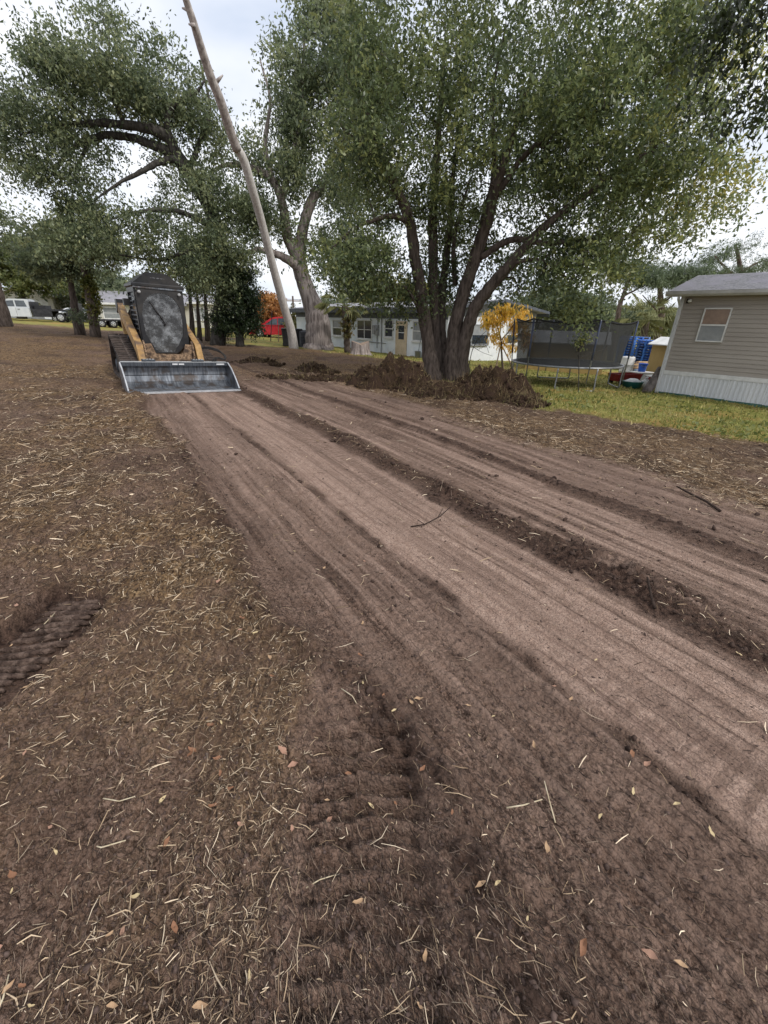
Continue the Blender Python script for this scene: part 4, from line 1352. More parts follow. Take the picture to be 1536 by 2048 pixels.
# ------------------------------------------------------------------ tracked loader
MAT.update(
    yellow=M('loader_yellow', (0.27, 0.15, 0.05), (0.40, 0.25, 0.10), 7, .65, bump=.2, c3=(0.12, 0.078, 0.052), s3=4.5),
    muddy=M('muddy_panel', (0.13, 0.085, 0.055), (0.36, 0.24, 0.15), 26, .9, bump=.7, lo=.42, hi=.60, c3=(0.07, 0.048, 0.036), s3=9),
    black=M('black_paint', (0.006, 0.006, 0.007), (0.016, 0.016, 0.019), 6, .4, c3=(0.030, 0.027, 0.025), s3=2.5),
    rubber=M('black_rubber', (0.012, 0.011, 0.011), (0.035, 0.032, 0.030), 20, .85),
    track=M('dusty_track', (0.030, 0.024, 0.021), (0.105, 0.080, 0.068), 9, .9, bump=.3),
    steel=M('worn_steel', (0.060, 0.068, 0.082), (0.24, 0.258, 0.285), 4, .45, metal=.55, stretch=(6, 1, .7), c3=(0.085, 0.072, 0.066), s3=5),
    bright=M('bright_edge', (0.45, 0.46, 0.48), (0.66, 0.67, 0.68), 8, .4, metal=.5),
    dark_steel=M('dark_steel', (0.030, 0.036, 0.046), (0.085, 0.095, 0.11), 5, .5, metal=.3, stretch=(8, 1, .5)),
    cab_glass=dust_reflection_glass('cab_glass'),
    seat=M('seat_grey', (0.10, 0.10, 0.105), (0.20, 0.20, 0.20), 8, .8),
    inside=M('cab_inside', (0.16, 0.165, 0.17), (0.34, 0.34, 0.34), 5, .8),
    decal=M('decal_white', (0.55, 0.56, 0.58), (0.72, 0.72, 0.72), 30, .6),
    faded=M('faded_lettering', (0.16, 0.165, 0.18), (0.24, 0.24, 0.25), 40, .7),
    lamp=M('lamp_lens', (0.25, 0.25, 0.25), (0.4, 0.4, 0.4), 20, .2),
)


def build_loader():
    hd = math.radians(36)
    fwd = Vector((math.sin(hd), -math.cos(hd), 0))
    edge = Vector((-4.25, 9.13, 0))
    o2 = edge - fwd * 2.05
    n = Vector((0.0363, 0.0127, 1)).normalized()
    yv = (fwd - n * fwd.dot(n)).normalized()
    xv = yv.cross(n)
    root = thing('track_loader', 'muddy yellow compact track loader with black caged cab, facing us', 'loader', (o2.x, o2.y, base_z(o2.x, o2.y) + .005))
    mw = Matrix((xv, yv, n)).transposed()
    root.rotation_euler = mw.to_euler()
    # local: +y forward to the bucket; -x is the picture's left
    SC = 1.07
    root.scale = (SC, SC, 0.995)
    # tracks
    for s in (-1, 1):
        xc = s * .74
        w = .20
        wheels = [((-.72, .70), .24), ((-.98, .22), .20), ((.78, .27), .25)]
        loop = arc(wheels[0][0], .24, math.radians(58), math.radians(185), 9) + arc(wheels[1][0], .20, math.radians(185), math.radians(270), 7) + arc(wheels[2][0], .25, math.radians(270), math.radians(418), 12)
        pts = []
        for i in range(len(loop)):
            a, b = Vector(loop[i]), Vector(loop[(i + 1) % len(loop)])
            k = max(1, int((b - a).length / .055))
            for q in range(k):
                pts.append(a.lerp(b, q / k))
        t = MB()
        m_ = len(pts)
        v = []
        cen = Vector((-.2, .38))
        for p in pts:
            i_ = p + (cen - p).normalized() * .045
            v += [(xc - w, p.x, p.y), (xc + w, p.x, p.y), (xc + w, i_.x, i_.y), (xc - w, i_.x, i_.y)]
        f = []
        for i in range(m_):
            j = (i + 1) % m_
            for q in range(4):
                f.append((i * 4 + q, i * 4 + (q + 1) % 4, j * 4 + (q + 1) % 4, j * 4 + q))
        t.add(v, f)
        tr = t.build('track', MAT['track'], root)
        br = MB()
        for i in range(0, m_, 2):
            p, q = pts[i], pts[(i + 1) % m_]
            d = (q - p).normalized()
            nn = Vector((d.y, -d.x))
            if nn.dot(p - cen) < 0:
                nn = -nn
            for x0, x1 in ((xc - w, xc - .015), (xc + .015, xc + w)):
                a, b = p - d * .014, p + d * .014
                c_, e = b + nn * .024, a + nn * .024
                br.add([(x0, *a), (x0, *b), (x0, *c_), (x0, *e), (x1, *a), (x1, *b), (x1, *c_), (x1, *e)],
                       [(0, 1, 2, 3), (7, 6, 5, 4), (0, 4, 5, 1), (1, 5, 6, 2), (2, 6, 7, 3), (3, 7, 4, 0)])
        br.build('tread_bars', MAT['track'], tr, kind='stuff')
        fr = MB()
        fr.prism([(-.95, .14), (.75, .16), (.72, .34), (-.45, .52), (-.85, .52)], xc - .12, xc + .12)
        fr.build('track_frame', MAT['black'], root)
        for c, r in wheels:
            wmb = MB()
            wmb.lathe([(r * .3, xc - .14), (r - .05, xc - .13), (r - .05, xc + .13), (r * .3, xc + .14)], (0, c[0], c[1]), 'x', 18)
            wmb.build('idler_wheel', MAT['dark_steel'], root, True)
        for yy in (-.6, -.3, .0, .3):
            wmb = MB()
            wmb.lathe([(.04, xc - .13), (.095, xc - .12), (.095, xc + .12), (.04, xc + .13)], (0, yy, .15), 'x', 14)
            wmb.build('track_roller', MAT['dark_steel'], root, True)
    # body
    b = MB()
    b.prism([(-1.35, .45), (-1.35, 1.35), (-.55, 1.42), (-.5, .80), (.44, .80), (.50, .60), (.68, .60), (.74, .42), (.55, .26), (-1.1, .26)], -.52, .52)
    b.build('chassis', MAT['muddy'], root)
    b = MB()
    b.prism([(-.50, .34), (.50, .34), (.50, .84), (.33, .86), (.26, .64), (-.26, .64), (-.33, .86), (-.50, .84)], .745, .79, 'y')
    b.build('front_panel', MAT['muddy'], root)
    b = MB()
    b.box(-.36, .36, .72, .80, .18, .30)
    b.build('lower_cover', MAT['black'], root)
    b = MB()
    b.prism([(-1.42, .75), (-1.42, 1.32), (-.60, 1.52), (-.58, .9)], -.46, .46)
    b.build('engine_hood', MAT['black'], root)
    # cab shell: sides, back, roof
    for s in (-1, 1):
        b = MB()
        xo, xi = s * .46, s * .42
        b.prism([(-.50, .80), (-.50, 1.98), (-.42, 1.98), (-.42, .80)], xi, xo)
        b.prism([(.44, .82), (.40, 1.98), (.50, 1.98), (.56, .82)], xi, xo)
        b.prism([(-.42, 1.88), (-.42, 1.98), (.42, 1.98), (.42, 1.88)], xi, xo)
        b.prism([(-.42, .80), (-.42, .98), (.45, .98), (.46, .80)], xi, xo)
        b.build('cab_side', MAT['black'], root)
        for k in range(9):
            zz = 1.02 + k * .095
            b = MB()
            b.prism([(-.42, zz), (-.42, zz + .028), (.43, zz + .028), (.43, zz)], xi + s * .008, xo - s * .010)
            b.build('side_louver', MAT['dark_steel'], root)
        b = MB()
        b.prism([(-.41, .99), (-.41, 1.87), (.42, 1.87), (.43, .99)], xi - s * .002, xi + s * .006)
        b.build('side_window', MAT['cab_glass'], root)
    b = MB()
    b.box(-.42, .42, -.49, -.45, .85, 1.95)
    b.build('cab_back', MAT['inside'], root)
    b = MB()
    b.bev(-.49, .49, -.55, .56, 1.98, 2.06, .02)
    roof = b.build('cab_roof', MAT['black'], root)
    b = MB()
    b.prism([(-.46, 2.06), (.46, 2.06), (.23, 2.25), (.16, 2.275), (-.16, 2.275), (-.23, 2.25)], -.45, .50, 'y', (0.97, 1, 0, 2.06))
    b.build('roof_guard', MAT['black'], root)
    b = MB()
    b.box(-.47, .47, .56, .585, 1.955, 1.985)
    b.build('visor_edge', MAT['steel'], root)
    # worn, unreadable lettering on the guard
    rg = random.Random(4)
    b = MB()
    for k in range(8):
        x0 = -.135 + k * .034
        h0 = rg.uniform(.010, .026)
        b.box(x0, x0 + rg.uniform(.006, .010), .5005, .504, 2.165, 2.165 + h0)
        if k % 2:
            b.box(x0 + .011, x0 + .022, .5005, .504, 2.165 + rg.choice((0, .012)), 2.173 + rg.choice((0, .012)))
    b.build('faded_marks', MAT['faded'], root, kind='stuff')
    # front door: frame with the tall rounded glass
    outer = [(-.44, .84), (-.44, 1.955), (.44, 1.955), (.44, .84), (.36, .80), (.26, .645), (-.20, .645), (-.34, .80)]
    glass = [(-.36, 1.08), (-.375, 1.45), (-.345, 1.64), (-.26, 1.80), (-.12, 1.885), (.06, 1.885), (.22, 1.81), (.33, 1.66), (.38, 1.45), (.37, 1.05), (.29, .86), (.20, .672), (-.14, .672), (-.25, .86)]
    b = MB()
    # ring between the outer outline and the glass, as a fan of quads matched by angle
    def ring_pts(poly, m):
        cx, cz = 0.0, 1.28
        out = []
        for i in range(m):
            a = 2 * PI * i / m
            d = (math.cos(a), math.sin(a))
            best = None
            for j in range(len(poly)):
                p, q = poly[j], poly[(j + 1) % len(poly)]
                ex, ez = q[0] - p[0], q[1] - p[1]
                den = d[0] * ez - d[1] * ex
                if abs(den) < 1e-9:
                    continue
                t = ((p[0] - cx) * ez - (p[1] - cz) * ex) / den
                s_ = ((p[0] - cx) * d[1] - (p[1] - cz) * d[0]) / den
                if t > 0 and -1e-6 <= s_ <= 1 + 1e-6 and (best is None or t < best):
                    best = t
            out.append((cx + d[0] * best, cz + d[1] * best))
        return out
    m_ = 48
    po, pi_ = ring_pts(outer, m_), ring_pts(glass, m_)
    def yat(z, d):
        return .565 - (z - .8) * .045 + d
    v = []
    for k in range(m_):
        for (x_, z_), d in ((po[k], 0), (po[k], .05), (pi_[k], .05), (pi_[k], 0)):
            v.append((x_, yat(z_, d), z_))
    f = []
    for k in range(m_):
        j = (k + 1) % m_
        for q in range(4):
            f.append((k * 4 + q, k * 4 + (q + 1) % 4, j * 4 + (q + 1) % 4, j * 4 + q))
    b.add(v, f)
    door = b.build('front_door', MAT['black'], root)
    b = MB()
    b.add([(x_, yat(z_, .022), z_) for x_, z_ in pi_] + [(x_, yat(z_, .030), z_) for x_, z_ in pi_],
          [tuple(range(m_)), tuple(range(2 * m_ - 1, m_ - 1, -1))])
    b.build('door_glass', MAT['cab_glass'], door)
    b = MB()
    b.tube([(.22, yat(1.7, .08), 1.70), (.02, yat(1.4, .09), 1.36), (-.02, yat(1.2, .08), 1.22)], .012, 6)
    b.build('wiper', MAT['rubber'], door)
    for x_, z_ in ((-.36, 1.88), (.38, 1.88)):
        b = MB()
        b.lathe([(.022, .60), (.030, .612), (.030, .65), (.02, .655)], (x_, 0, z_), 'y', 14)
        b.build('work_light', MAT['lamp'], root, True)
    b = MB()
    b.box(.50, .62, -.05, .12, 1.60, 1.74)
    b.box(.46, .50, 0, .05, 1.65, 1.69)
    b.build('side_mirror', MAT['black'], root)
    # seat and controls behind the glass
    b = MB()
    b.bev(-.24, .24, -.35, .15, .98, 1.10, .03)
    b.prism([(-.42, 1.08), (-.30, 1.08), (-.36, 1.70), (-.45, 1.70)], -.23, .23)
    b.build('seat', MAT['seat'], root)
    for s in (-1, 1):
        b = MB()
        b.tube([(s * .30, .12, .98), (s * .29, .2, 1.22), (s * .27, .22, 1.30)], [.02, .018, .028], 8)
        b.build('control_lever', MAT['black'], root)
    # lift arms
    for s in (-1, 1):
        x0, x1 = (s * .50, s * .62)
        b = MB()
        b.prism([(-1.38, 1.62), (-1.30, 1.70), (-1.12, 1.66), (.55, .98), (.86, .86), (1.10, .40), (1.14, .16), (.98, .14), (.88, .42), (.70, .66), (.42, .78), (-1.20, 1.44)], min(x0, x1), max(x0, x1))
        arm = b.build('lift_arm', MAT['yellow'], root)
        b = MB()
        b.prism([(-1.40, 1.42), (-1.40, 1.74), (-1.12, 1.74), (-1.10, 1.55)], min(x0, x1) - .012, max(x0, x1) + .012)
        b.build('arm_pivot', MAT['black'], arm)
        b = MB()
        b.prism([(-1.28, 1.46), (-1.14, 1.42), (-.86, .72), (-.98, .68)], min(x0, x1) + .02, max(x0, x1) - .02)
        b.build('rear_link', MAT['yellow'], root)
        b = MB()
        b.tube([(s * .56, -.80, .78), (s * .56, -.15, 1.00)], .045, 10)
        b.tube([(s * .56, -.15, 1.00), (s * .56, .38, .86)], .025, 8)
        b.build('lift_cylinder', MAT['dark_steel'], root, True)
        b = MB()
        b.prism([(.66, .30), (.70, .92), (.80, .90), (.90, .62), (.84, .30)], min(x0, x1) - .05, min(x0, x1) - .02) if s > 0 else b.prism([(.66, .30), (.70, .92), (.80, .90), (.90, .62), (.84, .30)], max(x0, x1) + .02, max(x0, x1) + .05)
        b.build('side_plate', MAT['muddy'], root)
    b = MB()
    b.tube([(-.5, 1.02, .24), (.5, 1.02, .24)], .05, 10)
    b.build('cross_tube', MAT['yellow'], root, True)
    # hydraulic hoses on the picture's right
    for k in range(2):
        b = MB()
        P = spline([(-.56, .80, .78 - .02 * k), (-.72, .95, .82 - .03 * k), (-.90, 1.10, .78 - .03 * k), (-1.00 - .02 * k, 1.2, .66), (-.98, 1.28, .58), (-.80 - .04 * k, 1.30, .62), (-.70 - .05 * k, 1.28, .50)], 5)
        b.tube([Vector(p) for p in P], .017, 7)
        b.build('hydraulic_hose', MAT['rubber'], root, True)
    # bucket
    bk = MB()
    W = .99
    inner = [(2.05, .012), (1.50, .02), (1.40, .05), (1.315, .13), (1.29, .24), (1.30, .26), (1.29, .40), (1.33, .47)]
    outerp = [(1.30, .50), (1.255, .42), (1.25, .25), (1.27, .10), (1.38, .012), (1.50, -.002), (2.05, -.002)]
    bk.prism(inner + outerp, -W, W)
    bu = bk.build('bucket', MAT['steel'], root)
    for s in (-1, 1):
        b = MB()
        b.prism([(2.06, -.004), (1.245, -.004), (1.235, .51), (1.40, .515), (1.62, .42), (1.88, .22), (2.05, .05)], s * (W + .002) if s > 0 else -W - .030, W + .030 if s > 0 else -W - .002)
        b.build('bucket_side', MAT['steel'], bu)
        b = MB()
        Q = [(1.40, .52), (1.62, .425), (1.88, .225), (2.06, .05)]
        b.tube([(s * (W + .016), y_, z_) for y_, z_ in Q], .013, 6)
        b.build('side_rim', MAT['bright'], bu)
    b = MB()
    b.prism([(1.32, .455), (1.43, .455), (1.43, .525), (1.24, .525), (1.24, .505), (1.31, .502)], -W, W)
    b.build('top_beam', MAT['dark_steel'], bu)
    b = MB()
    b.box(-W, W, 1.245, 1.40, .5265, .534)
    b.build('top_rail', MAT['bright'], bu)
    b = MB()
    b.prism([(1.36, .075), (1.47, .022), (1.475, .028), (1.365, .083)], -W + .002, W - .002)
    b.build('floor_bevel', MAT['steel'], bu)
    b = MB()
    b.box(-1.03, 1.03, 2.00, 2.10, -.006, .020)
    b.build('cutting_edge', MAT['bright'], bu)
    for xc in (-.42, .50):
        b = MB()
        b.bev(xc - .12, xc + .12, 1.20, 1.36, .536, .575, .01)
        b.build('coupler_plate', MAT['dark_steel'], bu)
        for q in range(4):
            c_ = MB()
            c_.lathe([(.018, .576), (.018, .588)], (xc - .08 + q * .053, 1.33, 0), 'z', 8)
            c_.build('bolt', MAT['bright'], bu)
    for x0, x1 in ((-.12, -.02), (.0, .10), (-.92, -.76)):
        b = MB()
        b.box(x0, x1, 1.431, 1.434, .478, .505)
        b.build('decal', MAT['decal'], bu)
    b = MB()
    b.box(-.36, .36, 1.06, 1.245, .10, .50)
    b.build('quick_coupler', MAT['black'], root)
    return root


build_loader()


# ------------------------------------------------------------------ houses
def bar_frame(x0, x1, z0, z1, y, w, d):
    """four bars round an opening on a wall that faces -y"""
    b = MB()
    b.box(x0 - w, x1 + w, y - d, y, z1, z1 + w)
    b.box(x0 - w, x1 + w, y - d, y, z0 - w, z0)
    b.box(x0 - w, x0, y - d, y, z0, z1)
    b.box(x1, x1 + w, y - d, y, z0, z1)
    return b


MAT.update(
    pane=glass_mat('window_pane', (0.035, 0.045, 0.055), .12),
    screen=M('window_screen', (0.20, 0.215, 0.225), (0.30, 0.31, 0.315), 3, .35, spec=.5),
    blind=M('brown_blind', (0.17, 0.115, 0.085), (0.30, 0.20, 0.14), 2.2, .3, spec=.5),
    white=M('white_paint', (0.60, 0.60, 0.59), (0.76, 0.76, 0.75), 3, .6),
    trim=M('white_trim', (0.56, 0.56, 0.55), (0.70, 0.70, 0.69), 5, .6),
    siding=M('taupe_vinyl', (0.30, 0.268, 0.236), (0.36, 0.325, 0.288), 1.2, .55, stretch=(.4, 1, 3)),
    skirt=M('white_skirting', (0.56, 0.58, 0.60), (0.68, 0.69, 0.70), 1.5, .55, stretch=(1, 1, .3)),
    green=M('green_band', (0.030, 0.095, 0.075), (0.07, 0.15, 0.12), 9, .7),
    shingle=M('grey_shingle', (0.17, 0.17, 0.185), (0.34, 0.335, 0.355), 14, .9, bump=.5, stretch=(1, 1, 1), c3=(.30, .29, .33), s3=1.3),
    gutter=M('grey_gutter', (0.36, 0.35, 0.335), (0.46, 0.45, 0.43), 4, .5),
    bluewall=M('pale_blue_block', (0.70, 0.75, 0.80), (0.77, 0.81, 0.84), 3, .85, bump=.05, bscale=14, c3=(.62, .68, .74), s3=.8),
    whitewall=M('white_block', (0.68, 0.71, 0.74), (0.78, 0.80, 0.82), 3, .85, bump=.1, bscale=14),
    navy=M('slate_fascia', (0.060, 0.068, 0.085), (0.105, 0.115, 0.135), 4, .6),
    gable=M('slate_siding', (0.17, 0.18, 0.20), (0.26, 0.265, 0.28), 3, .7),
    doorpaint=M('cream_door', (0.50, 0.40, 0.27), (0.60, 0.49, 0.35), 3, .6),
    meter=M('meter_grey', (0.24, 0.25, 0.26), (0.34, 0.35, 0.36), 6, .5, metal=.2),
    cream=M('cream_wall', (0.52, 0.50, 0.44), (0.62, 0.60, 0.54), 1, .8),
    tan=M('tan_panel', (0.40, 0.28, 0.11), (0.52, 0.37, 0.16), 1.5, .7, stretch=(2, 2, .4)),
    metal_roof=M('metal_roof', (0.34, 0.355, 0.37), (0.50, 0.51, 0.53), 3, .45, metal=.3),
)


def window(parent, x0, x1, z0, z1, y=0.0, frame='trim', panes=('pane',), split='h', w=.05, sill=True):
    f = bar_frame(x0, x1, z0, z1, y + .004, w, .055).build('window', MAT[frame], parent)
    n = len(panes)
    for i, pm in enumerate(panes):
        if split == 'h':
            a, c = z1 - (z1 - z0) * (i + 1) / n, z1 - (z1 - z0) * i / n
            q = (x0, x1, a, c)
        else:
            a, c = x0 + (x1 - x0) * i / n, x0 + (x1 - x0) * (i + 1) / n
            q = (a, c, z0, z1)
        b = MB()
        b.box(q[0], q[1], y - .026 - .006 * i, y - .014, q[2], q[3])
        b.build('pane', MAT[pm], f)
        if i:
            b = MB()
            if split == 'h':
                b.box(x0, x1, y - .05, y - .02, c - .022, c + .022)
            else:
                b.box(a - .022, a + .022, y - .05, y - .02, z0, z1)
            b.build('sash_bar', MAT[frame], f)
    if sill:
        b = MB()
        b.box(x0 - w - .03, x1 + w + .03, y - .10, y - .003, z0 - w - .055, z0 - w - .002)
        b.build('sill', MAT[frame], f)
    return f


def mobile_home():
    K = Vector((8.83, 14.28, 0))
    g = base_z(K.x, K.y)
    hd = math.radians(42)
    root = thing('mobile_home', 'taupe vinyl-sided mobile home with white skirting at right edge', 'house', (K.x, K.y, 0), math.atan2(-math.cos(hd), math.sin(hd)))
    Lw, D = 9.0, 4.2
    z0, zt, ze = g - .12, .15, 2.32
    gr = lambda s: base_z(K.x + s * math.sin(hd), K.y - s * math.cos(hd))
    b = MB()
    b.box(.03, Lw, .02, D, z0 - .2, ze + .05)
    b.build('wall_core', MAT['siding'], root)
    # siding courses, each a clapboard with its lower edge standing out
    n = 18
    hh = (ze - zt - .08) / n
    for k in range(n):
        a = zt + .08 + k * hh
        b = MB()
        b.add([(.09, .016, a), (.09, -.020, a), (.09, -.004, a + hh - .004), (.09, .016, a + hh - .004),
               (Lw, .016, a), (Lw, -.020, a), (Lw, -.004, a + hh - .004), (Lw, .016, a + hh - .004)],
              [(0, 1, 2, 3), (7, 6, 5, 4), (0, 4, 5, 1), (1, 5, 6, 2), (2, 6, 7, 3), (3, 7, 4, 0)])
        b.build('siding_course', MAT['siding'], root)
    b = MB()
    b.box(-.01, .088, -.035, .06, z0, ze)
    b.build('corner_post', MAT['trim'], root)
    b = MB()
    b.box(.09, Lw, -.032, .015, zt - .04, zt + .078)
    b.build('skirting_trim', MAT['trim'], root)
    # corrugated skirting panels
    for k in range(10):
        xa, xb = .092 + k * .888, .092 + (k + 1) * .888 - .004
        prof, m_ = [], 0
        step = (xb - xa) / 8
        for i in range(8):
            c = xa + i * step
            prof += [(c, -.004), (c + step * .55, -.004), (c + step * .65, -.024), (c + step * .9, -.024)]
        prof += [(xb, -.004), (xb, .012), (xa, .012)]
        b = MB()
        b.prism(prof, gr((xa + xb) / 2) + .04, zt - .042, 'z')
        b.build('skirting_panel', MAT['skirt'], root)
        b = MB()
        b.box(xa, xb, -.034, .012, gr((xa + xb) / 2) - .1, gr((xa + xb) / 2) + .075)
        b.build('base_band', MAT['green'], root)
    window(root, .72, 1.32, 1.14, 1.98, -.018, 'trim', ('blind', 'screen'), 'h', .035, False)
    # eave, gutter, roof
    ov = .32
    b = MB()
    b.box(-.30, Lw, -ov, .02, ze + .0, ze + .02)
    b.build('soffit', MAT['gutter'], root)
    b = MB()
    b.prism([(-ov - .10, ze + .13), (-ov - .10, ze + .05), (-ov - .06, ze - .005), (-ov - .001, ze - .005), (-ov - .001, ze + .13)], -.34, Lw)
    b.build('gutter', MAT['gutter'], root)
    b = MB()
    zr = ze + .16
    rise = .56
    b.add([(-.30, -ov - .02, zr - .03), (Lw, -ov - .02, zr - .03), (Lw, D / 2, zr + rise), (-.30, D / 2, zr + rise), (Lw, D + ov, zr - .03), (-.30, D + ov, zr - .03),
           (-.30, -ov - .02, zr - .10), (Lw, -ov - .02, zr - .10), (Lw, D + ov, zr - .10), (-.30, D + ov, zr - .10)],
          [(0, 1, 2, 3), (3, 2, 4, 5), (0, 6, 7, 1), (5, 4, 8, 9), (6, 9, 8, 7), (0, 3, 5, 9, 6), (1, 7, 8, 4, 2)])
    rf = b.build('roof', MAT['shingle'], root)
    # rows of shingles on the near slope
    nrow = 15
    for k in range(nrow):
        t0, t1 = k / nrow, (k + 1) / nrow
        ya, yb = -ov - .02 + (D / 2 + ov) * t0, -ov - .02 + (D / 2 + ov) * t1
        za, zb = zr - .03 + (rise + .03) * t0, zr - .03 + (rise + .03) * t1
        b = MB()
        b.add([(-.31, ya, za + .016), (Lw, ya, za + .016), (Lw, yb, zb + .005), (-.31, yb, zb + .005), (-.31, ya, za + .001), (Lw, ya, za + .001)],
              [(0, 1, 2, 3), (4, 5, 1, 0), (0, 3, 4), (1, 5, 2)])
        b.build('shingle_row', MAT['shingle'], rf)
    b = MB()
    b.tube([(3.0, D * .42, zr + .45), (3.0, D * .42, zr + .78)], .035, 8)
    b.build('vent_pipe', MAT['dark_steel'], rf)
    # downspout at the corner
    b = MB()
    P = [(.02, -ov - .05, ze), (.02, -ov - .02, ze - .07), (.03, -.10, ze - .22), (.035, -.085, ze - .34), (.035, -.085, g + .06)]
    b.tube(P, .042, 4)
    b.build('downspout', MAT['skirt'], root)
    b = MB()
    b.lathe([(.03, -.03), (.045, -.05), (.05, -.12), (.04, -.16)], (.26, 0, ze - .12), 'y', 12)
    b.build('security_lamp', MAT['white'], root, True)
    b = MB()
    b.box(.16, .24, -.06, -.021, ze - .18, ze - .06)
    b.build('lamp_bracket', MAT['rubber'], root)


mobile_home()


def blue_house():
    K = Vector((3.05, 23.59, 0))
    g = base_z(K.x, K.y)
    rz = math.radians(40)
    root = thing('block_house', 'pale blue one-storey block house with dark fascia behind the trees', 'house', (K.x, K.y, 0), rz)
    ze = 2.0
    W, D = 7.9, 15.8
    zb = g - .8
    b = MB()
    b.box(.02, W, .01, D, zb, ze + .12)
    b.build('wall_core', MAT['bluewall'], root)
    b = MB()
    b.box(.018, W + .02, -.02, .008, zb, 1.76)
    b.build('gable_wall', MAT['whitewall'], root)
    b = MB()
    b.box(-.02, .016, -.02, D, zb, ze)
    b.build('long_wall', MAT['bluewall'], root)
    # slate boarded gable
    nb = 30
    pk = 3.94
    for k in range(nb):
        xa, xb = W * k / nb, W * (k + 1) / nb - .02
        top = lambda x: 2.16 + .42 * (1 - abs(x - pk) / pk)
        b = MB()
        b.add([(xa, -.045, 1.762), (xb, -.045, 1.762), (xb, -.045, top(xb)), (xa, -.045, top(xa)), (xa, .009, 1.762), (xb, .009, 1.762), (xb, .009, top(xb)), (xa, .009, top(xa))],
              [(0, 1, 2, 3), (7, 6, 5, 4), (0, 3, 7, 4), (1, 5, 6, 2), (0, 4, 5, 1), (3, 2, 6, 7)])
        b.build('gable_board', MAT['gable'], root)
    # roof slabs with dark fascia
    for s in (-1, 1):
        b = MB()
        x_e = -.55 if s < 0 else 2 * pk + .55
        ze_ = 2.14
        zr = 2.66
        b.add([(x_e, -.55, ze_), (pk, -.55, zr), (pk, D + .5, zr), (x_e, D + .5, ze_), (x_e, -.55, ze_ - .1), (pk, -.55, zr - .1), (pk, D + .5, zr - .1), (x_e, D + .5, ze_ - .1)],
              [(0, 3, 2, 1), (4, 5, 6, 7), (0, 1, 5, 4), (2, 3, 7, 6), (0, 4, 7, 3), (1, 2, 6, 5)])
        r_ = b.build('roof', MAT['shingle'], root)
        b = MB()
        xa, xb = (x_e - .03, x_e - .002) if s < 0 else (x_e + .002, x_e + .03)
        b.box(xa, xb, -.56, D + .5, ze_ - .26, ze_ + .015)
        b.build('fascia', MAT['navy'], r_)
        b = MB()
        b.add([(x_e, -.585, ze_ - .12), (pk, -.585, zr - .12), (pk, -.585, zr + .02), (x_e, -.585, ze_ + .02), (x_e, -.552, ze_ - .12), (pk, -.552, zr - .12), (pk, -.552, zr + .02), (x_e, -.552, ze_ + .02)],
              [(0, 1, 2, 3), (7, 6, 5, 4), (3, 2, 6, 7), (0, 4, 5, 1)])
        b.build('rake_board', MAT['navy'], r_)
    b = MB()
    b.box(-.54, -.022, -.5, D, 1.86, 1.88)
    b.build('soffit', MAT['navy'], root)
    b = MB()
    b.box(-.032, -.021, 0, D, 1.58, 1.859)
    b.build('frieze', MAT['navy'], root)
    # the long wall faces -x: build its openings in a turned frame
    side = thing_child(root)
    window(root, 1.95, 3.3, .40, 1.34, -.022, 'meter', ('screen', 'pane'), 'h', .05, True)
    window(root, 5.1, 6.2, .40, 1.34, -.022, 'trim', ('screen', 'pane'), 'h', .05, True)
    def wl(y0, y1, z0, z1, panes, split, frame='trim', nm='window'):
        # wall facing -x, opening from y0 to y1
        def bx(b, ya, yb, za, zb, d0, d1):
            return b.box(-.02 - d1, -.02 - d0, ya, yb, za, zb)
        w = .055
        f = MB()
        bx(f, y0 - w, y1 + w, z1, z1 + w, -.002, .05)
        bx(f, y0 - w, y1 + w, z0 - w, z0, -.002, .05)
        bx(f, y0 - w, y0, z0, z1, -.002, .05)
        bx(f, y1, y1 + w, z0, z1, -.002, .05)
        fo = f.build(nm, MAT[frame], root)
        k = len(panes)
        for i, pm in enumerate(panes):
            p = MB()
            if split == 'h':
                bx(p, y0, y1, z1 - (z1 - z0) * (i + 1) / k, z1 - (z1 - z0) * i / k, .002, .018 + .004 * i)
            else:
                bx(p, y0 + (y1 - y0) * i / k, y0 + (y1 - y0) * (i + 1) / k, z0, z1, .002, .018 + .004 * i)
            p.build('pane', MAT[pm], fo)
            if i:
                p = MB()
                if split == 'h':
                    c = z1 - (z1 - z0) * i / k
                    bx(p, y0, y1, c - .025, c + .025, .004, .045)
                else:
                    c = y0 + (y1 - y0) * i / k
                    bx(p, c - .025, c + .025, z0, z1, .004, .045)
                p.build('sash_bar', MAT[frame], fo)
        p = MB()
        bx(p, y0 - w - .04, y1 + w + .04, z0 - w - .07, z0 - w - .002, -.002, .10)
        p.build('sill', MAT[frame], fo)
        return fo
    w1 = wl(6.3, 7.75, .42, 1.44, ('pane', 'pane'), 'v')
    p = MB()
    p.box(-.066, -.03, 6.3, 7.75, .90, .935)
    p.build('sash_bar', MAT['trim'], w1)
    wl(4.28, 4.95, .62, 1.46, ('pane', 'pane'), 'h')
    wl(1.15, 2.5, .52, 1.44, ('screen', 'screen'), 'h')
    wl(9.6, 10.6, .5, 1.4, ('screen', 'pane'), 'h')
    # back door
    dr = MB()
    dr.box(-.055, -.024, 3.12, 3.88, -.38, 1.36)
    d = dr.build('door', MAT['doorpaint'], root)
    p = MB()
    p.box(-.075, -.0205, 3.02, 3.12, -.40, 1.46)
    p.box(-.075, -.0205, 3.88, 3.98, -.40, 1.46)
    p.box(-.075, -.0205, 3.12, 3.88, 1.36, 1.46)
    p.build('door_frame', MAT['doorpaint'], d)
    p = MB()
    p.box(-.062, -.056, 3.26, 3.74, .50, 1.22)
    p.build('pane', MAT['pane'], d)
    p = MB()
    p.box(-.070, -.056, 3.24, 3.76, .84, .88)
    p.build('sash_bar', MAT['trim'], d)
    p = MB()
